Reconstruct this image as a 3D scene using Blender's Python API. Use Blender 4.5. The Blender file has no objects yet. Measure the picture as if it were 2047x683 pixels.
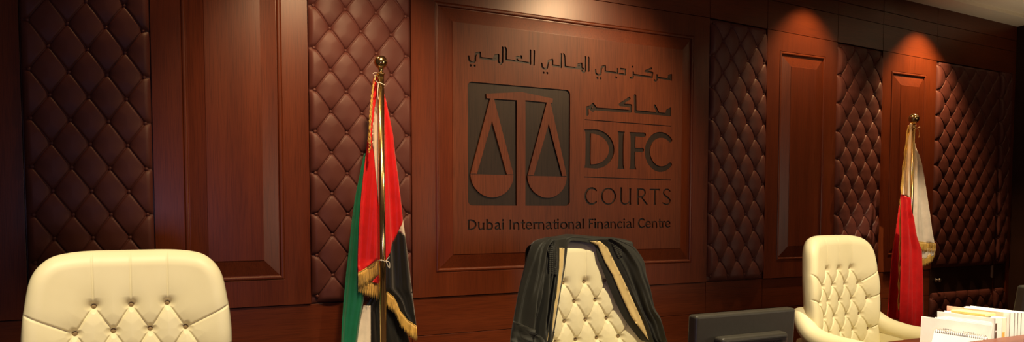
import bpy, bmesh, math, random
import numpy as np
from mathutils import Vector, Matrix
from mathutils.geometry import delaunay_2d_cdt
random.seed(4)
rng = np.random.RandomState(7)
sc = bpy.context.scene
COL = sc.collection
PI = math.pi

# ------------------------------------------------------------------ camera
F_PX, CX, CY = 1500.0, 1023.5, 500.0
PITCH, YAW = -0.0522916, 0.4716245
D, EYE = 5.012909, 1.4
fwd = Vector((math.sin(YAW)*math.cos(PITCH), math.cos(YAW)*math.cos(PITCH), math.sin(PITCH)))
right = Vector((math.cos(YAW), -math.sin(YAW), 0))
upv = right.cross(fwd)
CAM = Vector((0, -D, EYE))
cd = bpy.data.cameras.new('camera'); cam = bpy.data.objects.new('camera', cd); COL.objects.link(cam)
m3 = Matrix((right, upv, -fwd)).transposed()
cam.matrix_world = Matrix.Translation(CAM) @ m3.to_4x4()
cd.sensor_width = 36; cd.sensor_fit = 'HORIZONTAL'; cd.lens = F_PX/2047*36
cd.shift_y = (CY-341.5)/2047; cd.clip_start = .05; cd.clip_end = 60
sc.camera = cam

def at(x, y, Y=0.0):
    """real point at depth plane Y measured from the photograph"""
    d = fwd + right*((x-CX)/F_PX) + upv*((CY-y)/F_PX)
    return CAM + d*((Y+D)/d.y)
def axz(pts, Y=0.0):
    return [(lambda p: (p.x, p.z))(at(x, y, Y)) for x, y in pts]

# ------------------------------------------------------------------ materials
def new_mat(name):
    m = bpy.data.materials.new(name); m.use_nodes = True
    nt = m.node_tree; b = nt.nodes['Principled BSDF']
    return m, nt, b
def node(nt, t, **kw):
    n = nt.nodes.new(t)
    for k, v in kw.items(): setattr(n, k, v)
    return n
def coords(nt, scale):
    tc = node(nt, 'ShaderNodeTexCoord'); mp = node(nt, 'ShaderNodeMapping')
    mp.inputs['Scale'].default_value = scale
    nt.links.new(tc.outputs['Object'], mp.inputs['Vector'])
    return mp.outputs['Vector']
def noise(nt, vec, scale, detail=3, rough=.55):
    n = node(nt, 'ShaderNodeTexNoise'); n.inputs['Scale'].default_value = scale
    n.inputs['Detail'].default_value = detail; n.inputs['Roughness'].default_value = rough
    nt.links.new(vec, n.inputs['Vector']); return n.outputs['Fac']
def ramp(nt, fac, stops):
    r = node(nt, 'ShaderNodeValToRGB'); e = r.color_ramp.elements
    while len(e) < len(stops): e.new(.5)
    for el, (p, c) in zip(e, stops): el.position = p; el.color = (*c, 1)
    nt.links.new(fac, r.inputs['Fac']); return r.outputs['Color']
def mixc(nt, fac, a, b, mode='MIX'):
    m = node(nt, 'ShaderNodeMix', data_type='RGBA', blend_type=mode)
    for s, v in ((m.inputs[0], fac), (m.inputs[6], a), (m.inputs[7], b)):
        if isinstance(v, (int, float)): s.default_value = v
        elif isinstance(v, tuple): s.default_value = (*v, 1)
        else: nt.links.new(v, s)
    return m.outputs[2]
def bump(nt, b, h, strength, dist=.002):
    n = node(nt, 'ShaderNodeBump'); n.inputs['Strength'].default_value = strength
    n.inputs['Distance'].default_value = dist
    nt.links.new(h, n.inputs['Height']); nt.links.new(n.outputs['Normal'], b.inputs['Normal'])

def wood(name, axis='z', c0=(.100, .0195, .0055), c1=(.142, .0305, .0088), rough=.33, coat=.12, pore=.72, spec=.4):
    m, nt, b = new_mat(name)
    s1 = {'z': (9, 9, .55), 'x': (.55, 9, 9)}[axis]; s2 = {'z': (230, 230, 5), 'x': (5, 230, 230)}[axis]
    f1 = noise(nt, coords(nt, s1), 1.0, 5, .6); f2 = noise(nt, coords(nt, s2), 1.0, 2, .5)
    base = ramp(nt, f1, [(.3, c0), (.7, c1)])
    p = ramp(nt, f2, [(.36, (pore, pore, pore)), (.52, (1, 1, 1))])
    c = mixc(nt, 1.0, base, p, 'MULTIPLY')
    nt.links.new(c, b.inputs['Base Color'])
    b.inputs['Roughness'].default_value = rough
    b.inputs['Coat Weight'].default_value = coat; b.inputs['Coat Roughness'].default_value = .3
    b.inputs['Specular IOR Level'].default_value = spec
    bump(nt, b, f2, .12, .0012)
    return m
def leather(name, c0, c1, rough=.42, coat=.0, grain=520):
    m, nt, b = new_mat(name)
    v = coords(nt, (1, 1, 1))
    f = noise(nt, v, 6, 3); g = noise(nt, v, grain, 2)
    nt.links.new(ramp(nt, f, [(.3, c0), (.7, c1)]), b.inputs['Base Color'])
    b.inputs['Roughness'].default_value = rough; b.inputs['Coat Weight'].default_value = coat
    b.inputs['Specular IOR Level'].default_value = .34
    bump(nt, b, g, .10, .001)
    return m
def plain(name, c, rough=.5, metal=0.0, var=.12, scale=30, spec=.5):
    m, nt, b = new_mat(name)
    f = noise(nt, coords(nt, (1, 1, 1)), scale, 3)
    lo = tuple(x*(1-var) for x in c); hi = tuple(min(1, x*(1+var)) for x in c)
    nt.links.new(ramp(nt, f, [(.3, lo), (.7, hi)]), b.inputs['Base Color'])
    b.inputs['Roughness'].default_value = rough; b.inputs['Metallic'].default_value = metal
    b.inputs['Specular IOR Level'].default_value = spec
    return m
def cloth(name, c, rough=.6, sheen=.3, weave=900, var=.1, spec=.3):
    m, nt, b = new_mat(name)
    v = coords(nt, (1, 1, 1))
    f = noise(nt, v, 14, 3); w = noise(nt, v, weave, 1)
    lo = tuple(x*(1-var) for x in c); hi = tuple(min(1, x*(1+var)) for x in c)
    nt.links.new(ramp(nt, f, [(.3, lo), (.7, hi)]), b.inputs['Base Color'])
    b.inputs['Roughness'].default_value = rough; b.inputs['Sheen Weight'].default_value = sheen
    b.inputs['Sheen Roughness'].default_value = .5; b.inputs['Specular IOR Level'].default_value = spec
    bump(nt, b, w, .08, .0006)
    return m

WOODV = wood('mahogany_vertical', 'z')
WOODH = wood('mahogany_horizontal', 'x')
WOODSIGN = wood('mahogany_sign', 'z', (.105, .0255, .0086), (.14, .0365, .0118), .46, .03, .66, .25)
INLAY = wood('dark_stained_wood', 'z', (.016, .0095, .0062), (.027, .0155, .0095), .46, .0, .6, .3)
LEATH = leather('burgundy_leather', (.088, .0255, .0205), (.106, .032, .026), .50)
CREAM = leather('cream_leather', (.77, .685, .445), (.81, .73, .49), .48, 0, 420)
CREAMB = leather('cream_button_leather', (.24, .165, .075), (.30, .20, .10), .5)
BRASS = plain('polished_brass', (.80, .60, .28), .17, 1.0, .05, 8)
STEEL = plain('brushed_steel', (.62, .60, .56), .3, 1.0, .05)
GREEN = cloth('green_satin', (.008, .155, .075), .38, .2)
RED = cloth('red_satin', (.70, .013, .015), .40, .2)
WHITE = cloth('white_satin', (.80, .72, .60), .45, .2)
BLACKF = cloth('black_satin', (.012, .012, .011), .36, .25)
GOLD = cloth('gold_fringe_thread', (.66, .42, .085), .38, .2, 300, .3, .7)
GOWN = cloth('black_gown_cloth', (.017, .0155, .011), .62, .08, 700, .15)
FACING = cloth('pale_gold_facing', (.60, .44, .19), .5, .2)
TIE = plain('white_ribbon', (.75, .72, .66), .5)
PLASTIC = plain('charcoal_plastic', (.048, .042, .033), .42, 0, .08, 60)
PLASTICD = plain('black_plastic', (.008, .008, .008), .5)
PAPER = plain('white_paper', (.80, .79, .76), .7, 0, .03)
PAPERC = plain('cream_paper', (.80, .73, .58), .7, 0, .04)
YEL = plain('yellow_card', (.80, .64, .20), .6)
PINK = plain('salmon_card', (.80, .42, .30), .6)
ORANGE = plain('orange_tag', (.80, .42, .10), .6)
INK = plain('grey_ink', (.30, .30, .33), .7)
BROWN = plain('brown_label', (.10, .05, .03), .6)
CEIL = plain('beige_ceiling_paint', (.82, .72, .55), .85, 0, .03, 3)
CARPET = plain('dark_carpet', (.05, .03, .025), .95, 0, .4, 90)
WALLP = plain('dark_side_wall_veneer', (.030, .012, .007), .45, 0, .2, 3)

# ------------------------------------------------------------------ object helpers
def link(name, me, mat, parent=None, smooth=False):
    o = bpy.data.objects.new(name, me); COL.objects.link(o)
    if mat is not None and not me.materials: me.materials.append(mat)
    if smooth: me.polygons.foreach_set('use_smooth', [True]*len(me.polygons))
    if parent is not None: o.parent = parent
    return o
def mesh(name, v, f):
    me = bpy.data.meshes.new(name); me.from_pydata([tuple(p) for p in v], [], [tuple(q) for q in f]); me.validate(); me.update()
    return me
def from_bm(name, bm, mat, parent=None, smooth=False, recalc=True):
    if recalc: bmesh.ops.recalc_face_normals(bm, faces=bm.faces[:])
    me = bpy.data.meshes.new(name); bm.to_mesh(me); bm.free()
    return link(name, me, mat, parent, smooth)
def thing(name, label, cat, loc=(0, 0, 0), group=None):
    o = bpy.data.objects.new(name, None); COL.objects.link(o); o.location = loc
    o.empty_display_size = .1
    o['label'] = label; o['category'] = cat
    if group: o['group'] = group
    return o
def tag(o, label, cat, group=None):
    o['label'] = label; o['category'] = cat
    if group: o['group'] = group
    return o
def struct(o, label=None, cat=None):
    o['kind'] = 'structure'
    if label: o['label'] = label
    if cat: o['category'] = cat
    return o
def add_box(bm, x0, x1, y0, y1, z0, z1, bev=0.0, seg=2):
    r = bmesh.ops.create_cube(bm, size=1)
    vs = r['verts']
    for v in vs:
        v.co = Vector((x0 if v.co.x < 0 else x1, y0 if v.co.y < 0 else y1, z0 if v.co.z < 0 else z1))
    if bev > 0:
        es = list({e for v in vs for e in v.link_edges})
        bmesh.ops.bevel(bm, geom=es, offset=bev, segments=seg, affect='EDGES', profile=.5)
def box(name, x0, x1, y0, y1, z0, z1, mat, parent=None, bev=0.0, seg=2, smooth=False):
    bm = bmesh.new(); add_box(bm, x0, x1, y0, y1, z0, z1, bev, seg)
    return from_bm(name, bm, mat, parent, smooth)
def prism(name, xz, y0, y1, mat, parent=None, bev=0.0):
    bm = bmesh.new()
    a = [bm.verts.new((x, y0, z)) for x, z in xz]; b = [bm.verts.new((x, y1, z)) for x, z in xz]
    n = len(xz)
    bm.faces.new(a); bm.faces.new(b[::-1])
    for i in range(n): bm.faces.new((a[i], b[i], b[(i+1) % n], a[(i+1) % n]))
    if bev > 0: bmesh.ops.bevel(bm, geom=bm.edges[:], offset=bev, segments=2, affect='EDGES', profile=.5)
    return from_bm(name, bm, mat, parent)
def add_lathe(bm, prof, seg=32, origin=(0, 0, 0), caps=True):
    """prof: (r,z) from bottom to top"""
    ox, oy, oz = origin; rings = []
    for r, z in prof:
        if r < 1e-6: rings.append([bm.verts.new((ox, oy, oz+z))])
        else: rings.append([bm.verts.new((ox+r*math.cos(2*PI*k/seg), oy+r*math.sin(2*PI*k/seg), oz+z)) for k in range(seg)])
    for a, b in zip(rings, rings[1:]):
        if len(a) == 1 and len(b) == 1: continue
        for k in range(seg):
            k2 = (k+1) % seg
            if len(a) == 1: bm.faces.new((a[0], b[k], b[k2]))
            elif len(b) == 1: bm.faces.new((a[k], a[k2], b[0]))
            else: bm.faces.new((a[k], a[k2], b[k2], b[k]))
    if caps and len(rings[0]) > 1: bm.faces.new(rings[0][::-1])
    if caps and len(rings[-1]) > 1: bm.faces.new(rings[-1])
def add_tube(bm, pts, rad, seg=10, closed=False):
    pts = [Vector(p) for p in pts]; n = len(pts)
    rads = rad if isinstance(rad, (list, tuple)) else [rad]*n
    rings = []; ref = None
    for i, p in enumerate(pts):
        t = (pts[(i+1) % n]-pts[i-1]) if closed else (pts[min(i+1, n-1)]-pts[max(i-1, 0)])
        t.normalize()
        if ref is None: ref = Vector((0, 0, 1)) if abs(t.z) < .9 else Vector((1, 0, 0))
        a = (ref-t*ref.dot(t)).normalized(); ref = a; b = t.cross(a)
        rings.append([bm.verts.new(p+(a*math.cos(2*PI*k/seg)+b*math.sin(2*PI*k/seg))*rads[i]) for k in range(seg)])
    m = n if closed else n-1
    for i in range(m):
        A, B = rings[i], rings[(i+1) % n]
        for k in range(seg): bm.faces.new((A[k], A[(k+1) % seg], B[(k+1) % seg], B[k]))
    if not closed: bm.faces.new(rings[0][::-1]); bm.faces.new(rings[-1])
def tube(name, pts, rad, mat, parent=None, seg=10, closed=False):
    bm = bmesh.new(); add_tube(bm, pts, rad, seg, closed); return from_bm(name, bm, mat, parent, True)
def crom(pts, n=8, closed=False):
    P = [np.array(p, float) for p in pts]; out = []; N = len(P)
    rngi = range(N) if closed else range(N-1)
    for i in rngi:
        if closed: p0, p1, p2, p3 = P[i-1], P[i], P[(i+1) % N], P[(i+2) % N]
        else: p0, p1, p2, p3 = P[max(i-1, 0)], P[i], P[i+1], P[min(i+2, N-1)]
        for k in range(n):
            t = k/n
            out.append(.5*((2*p1)+(p2-p0)*t+(2*p0-5*p1+4*p2-p3)*t*t+(-p0+3*p1-3*p2+p3)*t**3))
    if not closed: out.append(P[-1])
    return out
def in_poly(px, pz, poly):
    px = np.asarray(px); pz = np.asarray(pz); ins = np.zeros(px.shape, bool)
    n = len(poly)
    for i in range(n):
        x0, z0 = poly[i]; x1, z1 = poly[(i+1) % n]
        if z0 == z1: continue
        c = ((z0 > pz) != (z1 > pz)) & (px < (x1-x0)*(pz-z0)/(z1-z0)+x0)
        ins ^= c
    return ins
def poly_dist(px, pz, poly, closed=True):
    d = np.full(np.shape(px), 1e9); n = len(poly)
    for i in range(n if closed else n-1):
        d = np.minimum(d, seg_dist(px, pz, poly[i], poly[(i+1) % n])[0])
    return d
def seg_dist(px, pz, a, b):
    ax, az = a; bx, bz = b; dx, dz = bx-ax, bz-az; L = dx*dx+dz*dz+1e-12
    t = np.clip(((px-ax)*dx+(pz-az)*dz)/L, 0, 1)
    return np.hypot(px-ax-t*dx, pz-az-t*dz), t
def resample(poly, step, closed=True):
    out = []; n = len(poly)
    for i in range(n if closed else n-1):
        a = np.array(poly[i]); b = np.array(poly[(i+1) % n]); k = max(1, int(np.ceil(np.linalg.norm(b-a)/step)))
        out += [tuple(a+(b-a)*j/k) for j in range(k)]
    if not closed: out.append(tuple(poly[-1]))
    return out
def cloth_patch(name, poly, yf, mat, parent=None, step=.012, thick=.003, holes=None):
    """a piece of cloth whose outline lies in x,z and whose folds are y = yf(x, z)"""
    poly = resample(poly, step)
    P = np.array(poly); x0, z0 = P.min(0); x1, z1 = P.max(0)
    gx, gz = np.meshgrid(np.arange(x0+step/2, x1, step), np.arange(z0+step/2, z1, step))
    gx = gx.ravel(); gz = gz.ravel()
    k = in_poly(gx, gz, poly); gx, gz = gx[k], gz[k]
    k = poly_dist(gx, gz, poly) > step*.45; gx, gz = gx[k], gz[k]
    pts = [Vector(p) for p in poly]+[Vector(p) for p in zip(gx, gz)]
    n = len(poly)
    vs, es, fs = delaunay_2d_cdt(pts, [(i, (i+1) % n) for i in range(n)], [], 0, 1e-7)[:3]
    V = np.array([(v.x, v.y) for v in vs])
    T = np.array([f for f in fs if len(f) == 3])
    c = V[T].mean(1); T = T[in_poly(c[:, 0], c[:, 1], poly)]
    y = np.asarray(yf(V[:, 0], V[:, 1]))*np.ones(len(V))
    me = mesh(name, np.stack([V[:, 0], y, V[:, 1]], 1), T)
    bm = bmesh.new(); bm.from_mesh(me); bpy.data.meshes.remove(me)
    loose = [v for v in bm.verts if not v.link_faces]
    bmesh.ops.delete(bm, geom=loose, context='VERTS')
    # front faces look towards -y
    for f in bm.faces:
        f.normal_update()
        if f.normal.y > 0: f.normal_flip()
    o = from_bm(name, bm, mat, parent, True, False)
    md = o.modifiers.new('thickness', 'SOLIDIFY'); md.thickness = thick; md.offset = -1
    return o

# ------------------------------------------------------------------ layout of the long wall (metres; wall face is y=0, room is y<0)
def ZU1(x): return float(np.interp(x, [3.7, 4.44, 5.115, 6.0, 6.65, 7.5, 8.9], [3.05, 3.043, 3.022, 2.998, 2.978, 2.954, 2.932]))
def ZU2(x): return float(np.interp(x, [4.4, 5.16, 6.0, 6.64, 7.485, 8.9], [3.30, 3.281, 3.254, 3.234, 3.207, 3.175]))
def ZU3(x): return ZU2(x)+.125
def ZC(x): return 3.51-.0277*(x-6.98)
ZJ, ZJ2 = .785, .512
XL, XR = -2.4, 8.90
SEAMS = [XL, -.52, .137, 1.065, 1.769, 4.452, 5.118, 6.022, 6.665, 7.505, XR]
G = .002

# the shell
struct(box('wall_back', XL, XR+.2, .045, .2, 0, 3.9, WOODV))
struct(box('wall_right', XR, XR+.2, -6.5, .045, 0, 3.9, WALLP))
struct(box('floor', XL, XR+.2, -9, .2, -.12, 0, CARPET))
n_tr = [0]
def trim_board(x0, x1, zb, zt, mat=WOODH, y0=0.0):
    n_tr[0] += 1
    o = prism('trim_%d' % n_tr[0], [(x0+G, zb(x0)+G), (x1-G, zb(x1)+G), (x1-G, zt(x1)-G), (x0+G, zt(x0)-G)], y0, .045, mat, None, .0012)
    struct(o)
for a, b in zip(SEAMS, SEAMS[1:]):
    trim_board(a, b, ZU1, ZU2); trim_board(a, b, ZU2, ZU3); trim_board(a, b, ZU3, lambda x: 3.75)
for a, b in zip([XL, -.52, 1.769, 4.452, 5.118, 6.022, 6.665, 7.505-.0], [-.52, 1.769, 4.452, 5.118, 6.022, 6.665, 7.505]):
    trim_board(a, b, lambda x: ZJ2, lambda x: ZJ, y0=.012); trim_board(a, b, lambda x: .03, lambda x: ZJ2, y0=.012)
trim_board(XL, -.52, lambda x: ZJ, ZU1, WOODV)
trim_board(8.61, 8.63, lambda x: .03, ZU1, WOODV, .01)
trim_board(8.842, XR, lambda x: .03, ZU1, WOODV, .0)

# ceiling: a strip along the wall, then the main ceiling a little higher, with round holes for the downlights
LIGHTX = [.60, 3.12, 5.58, 7.20]
LIGHTY = -.36
def ceiling():
    YS = -.235
    bm = bmesh.new()
    a = [(XL, ZC(XL)), (XR, ZC(XR))]
    pts = []
    for (x, z) in a: pts.append([(x, .045, z), (x, YS, z), (x, YS, z+.035), (x, .045, z+.20)])
    v = [[bm.verts.new(p) for p in q] for q in pts]
    for k in range(4): bm.faces.new((v[0][k], v[0][(k+1) % 4], v[1][(k+1) % 4], v[1][k]))
    bm.faces.new(v[0]); bm.faces.new(v[1][::-1])
    # main field
    out = [(XL, YS), (XR, YS), (XR, -8.5), (XL, -8.5)]
    P = [Vector(p) for p in out]; E = [(0, 1), (1, 2), (2, 3), (3, 0)]
    circ = [(x, LIGHTY) for x in LIGHTX]
    for (cx, cy) in circ:
        s = len(P); P += [Vector((cx+.075*math.cos(2*PI*k/32), cy+.075*math.sin(2*PI*k/32))) for k in range(32)]
        E += [(s+k, s+(k+1) % 32) for k in range(32)]
    vs, es, fs = delaunay_2d_cdt(P, E, [], 0, 1e-7)[:3]
    bv = [bm.verts.new((p.x, p.y, ZC(p.x)+.034)) for p in vs]
    for f in fs:
        c = sum((vs[i] for i in f), Vector((0, 0)))/len(f)
        if any((c.x-cx)**2+(c.y-cy)**2 < .0745**2 for cx, cy in circ): continue
        bm.faces.new([bv[i] for i in f])
    me = bpy.data.meshes.new('ceiling'); bm.to_mesh(me); bm.free()
    return link('ceiling', me, CEIL)
struct(ceiling())

# ------------------------------------------------------------------ tufted leather
def button_mesh(name, r, h):
    bm = bmesh.new(); add_lathe(bm, [(r*.8, -.004), (r, 0), (r*.92, h*.45), (r*.6, h*.85), (0, h)], 14)
    bmesh.ops.rotate(bm, verts=bm.verts[:], cent=(0, 0, 0), matrix=Matrix.Rotation(PI/2, 3, 'X'))
    bmesh.ops.recalc_face_normals(bm, faces=bm.faces[:])
    me = bpy.data.meshes.new(name); bm.to_mesh(me); bm.free()
    me.polygons.foreach_set('use_smooth', [True]*len(me.polygons)); return me
BUT = button_mesh('panel_button', .0125, .010); BUT.materials.append(LEATH)
def tufted(parent, x0, x1, z0, z1, ncol, nrow, mx=.036, mb=.046, mt=.036, base=.008, B=.0145, n=22, up='upholstery'):
    pu = (x1-x0-2*mx)/ncol; pz = (z1-z0-mb-mt)/nrow
    nm = 7
    def axis(a, b, m0, m1, cnt, p):
        k0 = [a+m0*(1-math.cos(PI/2*i/nm)) for i in range(nm)]
        k1 = [b-m1*(1-math.cos(PI/2*i/nm)) for i in range(nm)][::-1]
        return np.array(k0+[a+m0+p*i/(2*n) for i in range(2*n*cnt+1)]+k1)
    xs = axis(x0, x1, mx, mx, ncol, pu); zs = axis(z0, z1, mb, mt, nrow, pz)
    Xc = np.clip((xs-x0-mx)/pu, 0, ncol); Zc = np.clip((zs-z0-mb)/pz, 0, nrow)
    X, Z = np.meshgrid(Xc, Zc); XX, ZZ = np.meshgrid(xs, zs)
    a = (X+Z) % 1; b = (X-Z) % 1
    Pl = np.clip(np.sin(PI*a)*np.sin(PI*b), 0, 1)
    k_ = pu*pz/math.hypot(pu, pz)
    dc = np.minimum(np.minimum(a, 1-a), np.minimum(b, 1-b))*k_
    fx, fz = X*2, Z*2
    # buttons pull deep dimples, the folds between them are thin
    rr = np.full_like(X, 9.0)
    for oi in (0, 1):
        ix = np.round((fx-oi)/2)*2+oi; iz = np.round((fz-oi)/2)*2+oi
        rr = np.minimum(rr, np.hypot((fx-ix)*pu/2, (fz-iz)*pz/2))
    h = B*(1-np.exp(-(rr/.042)**1.15))+.0060*Pl**.6-.0095*np.exp(-dc/.0030)-.006*np.exp(-(rr/.016)**2)
    ex = np.minimum(np.minimum((XX-x0)/mx, (x1-XX)/mx), 1); ez = np.minimum(np.minimum((ZZ-z0)/mb, (z1-ZZ)/mt), 1)
    e = np.sqrt(np.clip(1-(1-ex)**2, 0, 1))*np.sqrt(np.clip(1-(1-ez)**2, 0, 1))
    y = .016-(h+base+.016)*e
    nz, nx = X.shape
    tilt = (lambda x, z: (ZU1(x)-ZU1((x0+x1)/2))*(z-z0)/(z1-z0)) if z1 > 2 else (lambda x, z: 0.0)
    ZZ = ZZ+np.array([tilt(x, z1) for x in xs])[None, :]*(ZZ-z0)/(z1-z0)
    V = np.stack([XX, y, ZZ], -1).reshape(-1, 3)
    F = []
    jb = np.floor(np.clip((zs[:-1]+zs[1:])/2-z0-mb, 0, nrow*pz-1e-6)/(pz/2)).astype(int)
    ib = np.floor(np.clip((xs[:-1]+xs[1:])/2-x0-mx, 0, ncol*pu-1e-6)/(pu/2)).astype(int)
    for j in range(nz-1):
        r = j*nx
        for i in range(nx-1):
            p, q, s, t = r+i, r+i+1, r+nx+i+1, r+nx+i
            if (ib[i]+jb[j]) % 2 == 0: F += [(p, q, s), (p, s, t)]
            else: F += [(p, q, t), (q, s, t)]
    # sides back to the wall
    ring = list(range(nx))+[j*nx+nx-1 for j in range(1, nz)]+[(nz-1)*nx+i for i in range(nx-2, -1, -1)]+[j*nx for j in range(nz-2, 0, -1)]
    nb = len(V); Vb = V[ring].copy(); Vb[:, 1] = .0449
    V = np.concatenate([V, Vb]); m = len(ring)
    for k in range(m): F.append((ring[k], nb+k, nb+(k+1) % m, ring[(k+1) % m]))
    u = link(up, mesh(up, V, F), LEATH, parent, True)
    cnt = 0
    for jj in range(2*nrow+1):
        for ii in range(2*ncol+1):
            if (ii+jj) % 2: continue
            o = bpy.data.objects.new('button', BUT); COL.objects.link(o); o.parent = u
            o.location = (x0+mx+ii*pu/2, -(base-.010)-.001, z0+mb+jj*pz/2+tilt(x0+mx+ii*pu/2, z0+mb+jj*pz/2)); cnt += 1
    return u
for (x0, x1, lab) in ((-.515, .135, 'leftmost burgundy tufted leather panel, behind the big cream chair in the left corner'),
                      (1.067, 1.767, 'burgundy tufted leather panel behind the flag with a green and black stripe'),
                      (4.456, 5.114, 'burgundy tufted leather panel beside the right edge of the carved sign panel'),
                      (6.026, 6.663, 'burgundy tufted leather panel behind the right cream chair, left of the white and red flag')):
    t = thing('tufted_wall_panel', lab, 'wall panel', ((x0+x1)/2, 0, .79), 'tufted leather wall panels')
    u = tufted(t, x0, x1, .79, ZU1((x0+x1)/2)-.006, 3, 8)
    u.location = -t.location
# concealed door clad in the same leather, and the tufted strip beside it
dr = box('door_1', 7.507, 8.607, .012, .044, .03, 2.934, WALLP, None, .002); struct(dr)
tufted(dr, 7.512, 8.600, .800, 2.941, 5, 8, up='upholstery')
tufted(dr, 7.512, 8.600, .06, .535, 5, 2, up='upholstery', mt=.06)
bm = bmesh.new(); add_lathe(bm, [(.022, 0), (.022, .005), (.008, .008), (.008, .030), (.017, .035), (.020, .045), (.015, .053), (0, .056)], 24)
bmesh.ops.rotate(bm, verts=bm.verts[:], cent=(0, 0, 0), matrix=Matrix.Rotation(PI/2, 3, 'X'))
bmesh.ops.translate(bm, verts=bm.verts[:], vec=(7.61, .012, .672))
from_bm('door_knob', bm, STEEL, dr, True)
bm = bmesh.new(); add_tube(bm, [(8.590, .004, .655), (8.590, .004, .795)], .010, 12); add_box(bm, 8.568, 8.590, .006, .012, .665, .785)
from_bm('hinge', bm, STEEL, dr)
t = thing('tufted_wall_panel', 'narrow tufted leather strip beside the dark door at the far right corner', 'wall panel', (8.73, 0, .03), 'tufted leather wall panels')
for (z0, z1, nr) in ((.80, 2.94, 8), (.06, .535, 2)):
    u = tufted(t, 8.632, 8.840, z0, z1, 1, nr, mx=.03); u.location = -t.location
bx_ = box('strip_board', 8.632, 8.840, .01, .044, .54, .795, WALLP, t); bx_.location = -t.location

# ------------------------------------------------------------------ wooden raised panels
def rings(name, parent, loops, mat, cap=False, close_back=None):
    """loops: (x0,x1,z0,z1,y)"""
    bm = bmesh.new(); R = []
    for (x0, x1, z0, z1, y) in loops:
        zl, zr = z1 if isinstance(z1, tuple) else (z1, z1)
        R.append([bm.verts.new(p) for p in ((x0, y, z0), (x1, y, z0), (x1, y, zr), (x0, y, zl))])
    for a, b in zip(R, R[1:]):
        for k in range(4): bm.faces.new((a[k], a[(k+1) % 4], b[(k+1) % 4], b[k]))
    if cap: bm.faces.new(R[-1])
    bmesh.ops.recalc_face_normals(bm, faces=bm.faces[:])
    me = bpy.data.meshes.new(name); bm.to_mesh(me); bm.free()
    # make sure the visible side faces the room
    big = max(me.polygons, key=lambda p: abs(p.normal.y)*p.area)
    if big.normal.y > 0: me.flip_normals()
    return link(name, me, mat, parent)
def inset(r, d, y): return (r[0]+d, r[1]-d, r[2]+d, r[3]-d, y)
def raised_panel(label, outer, inner, bev=.11, field=True):
    t = thing('raised_wood_panel', label, 'wall panel', ((outer[0]+outer[1])/2, 0, outer[2]), 'raised wooden wall panels')
    zt_ = (ZU1(outer[0])-G, ZU1(outer[1])-G); o = (outer[0]+G, outer[1]-G, outer[2]+G, zt_); i = inner
    L = [(*o, .0449), (*o, .001), (o[0]+.0012, o[1]-.0012, o[2]+.0012, (zt_[0]-.0012, zt_[1]-.0012), 0), (*i, 0), inset(i, .003, .003)]
    f = rings('frame', t, L, WOODV)
    md = [inset(i, .003, .003)]
    for k in range(9):
        a = PI*k/8; md.append(inset(i, .016-.011*math.cos(a), .002-.006*math.sin(a)))
    md += [inset(i, .028, .004), inset(i, .030, .009)]
    g = rings('moulding', t, md, WOODV)
    fld = [inset(i, .030, .0449), inset(i, .030, .009), inset(i, .034, .009), inset(i, bev, -.011), inset(i, bev+.0012, -.0135), inset(i, bev+.004, -.014)]
    parts = [f, g]
    if field: parts.append(rings('raised_field', t, fld, WOODV, True))
    else: parts.append(rings('bevel', t, fld, WOODV))
    for p in parts: p.location = -t.location
    return t
raised_panel('tall plain red-brown wood panel between the two leftmost leather panels', (.137, 1.065, ZJ, 3.046), (.303, .898, .953, 2.86), .13)
raised_panel('narrow raised wood panel between the monitor and the right cream chair, right of the sign', (5.118, 6.022, ZJ, 3.008), (5.272, 5.862, .945, 2.845), .13)
raised_panel('narrow raised wood panel directly behind the white and red flag', (6.665, 7.505, ZJ, 2.965), (6.80, 7.345, .945, 2.795), .13)
sign = raised_panel('large wooden panel carved with scales emblem and Arabic and English lettering', (1.769, 4.452, ZJ, 3.046), (1.945, 4.280, .958, 2.872), .128, False)
sign.name = 'carved_sign_panel'; sign['category'] = 'sign'; del sign['group']

# ------------------------------------------------------------------ the carved face
SX0, SX1, SZ0, SZ1 = 1.945+.132, 4.280-.132, .958+.132, 2.872-.132
STEP = .0025
gx = np.arange(SX0-.02, SX1+.02, STEP); gz = np.arange(SZ0-.02, SZ1+.02, STEP)
def blank(): return np.full((len(gz), len(gx)), 1.0)
def window(x0, x1, z0, z1, pad=.03):
    i0 = max(0, int((x0-pad-gx[0])/STEP)); i1 = min(len(gx), int((x1+pad-gx[0])/STEP)+2)
    j0 = max(0, int((z0-pad-gz[0])/STEP)); j1 = min(len(gz), int((z1+pad-gz[0])/STEP)+2)
    X, Z = np.meshgrid(gx[i0:i1], gz[j0:j1]); return (slice(j0, j1), slice(i0, i1)), X, Z
def stroke(S, pts, w):
    """pts metres; w: half widths"""
    P = np.array(pts); w = list(w) if hasattr(w, '__len__') else [w]*len(P)
    for k in range(len(P)-1):
        a, b = P[k], P[k+1]
        s, X, Z = window(min(a[0], b[0]), max(a[0], b[0]), min(a[1], b[1]), max(a[1], b[1]))
        d, t = seg_dist(X, Z, a, b)
        S[s] = np.minimum(S[s], d-(w[k]+(w[k+1]-w[k])*t))
def polyg(S, poly, sub=False):
    P = np.array(poly); s, X, Z = window(P[:, 0].min(), P[:, 0].max(), P[:, 1].min(), P[:, 1].max())
    d = poly_dist(X, Z, [tuple(p) for p in poly]); d = np.where(in_poly(X, Z, [tuple(p) for p in poly]), -d, d)
    S[s] = np.maximum(S[s], -d) if sub else np.minimum(S[s], d)
def arc(cx, cy, rx, ry, a0, a1, n=26):
    return [(cx+rx*math.cos(math.radians(a0+(a1-a0)*k/n)), cy+ry*math.sin(math.radians(a0+(a1-a0)*k/n))) for k in range(n+1)]
def sm(pts, n=7): return [tuple(p) for p in crom(pts, n)]
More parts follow.
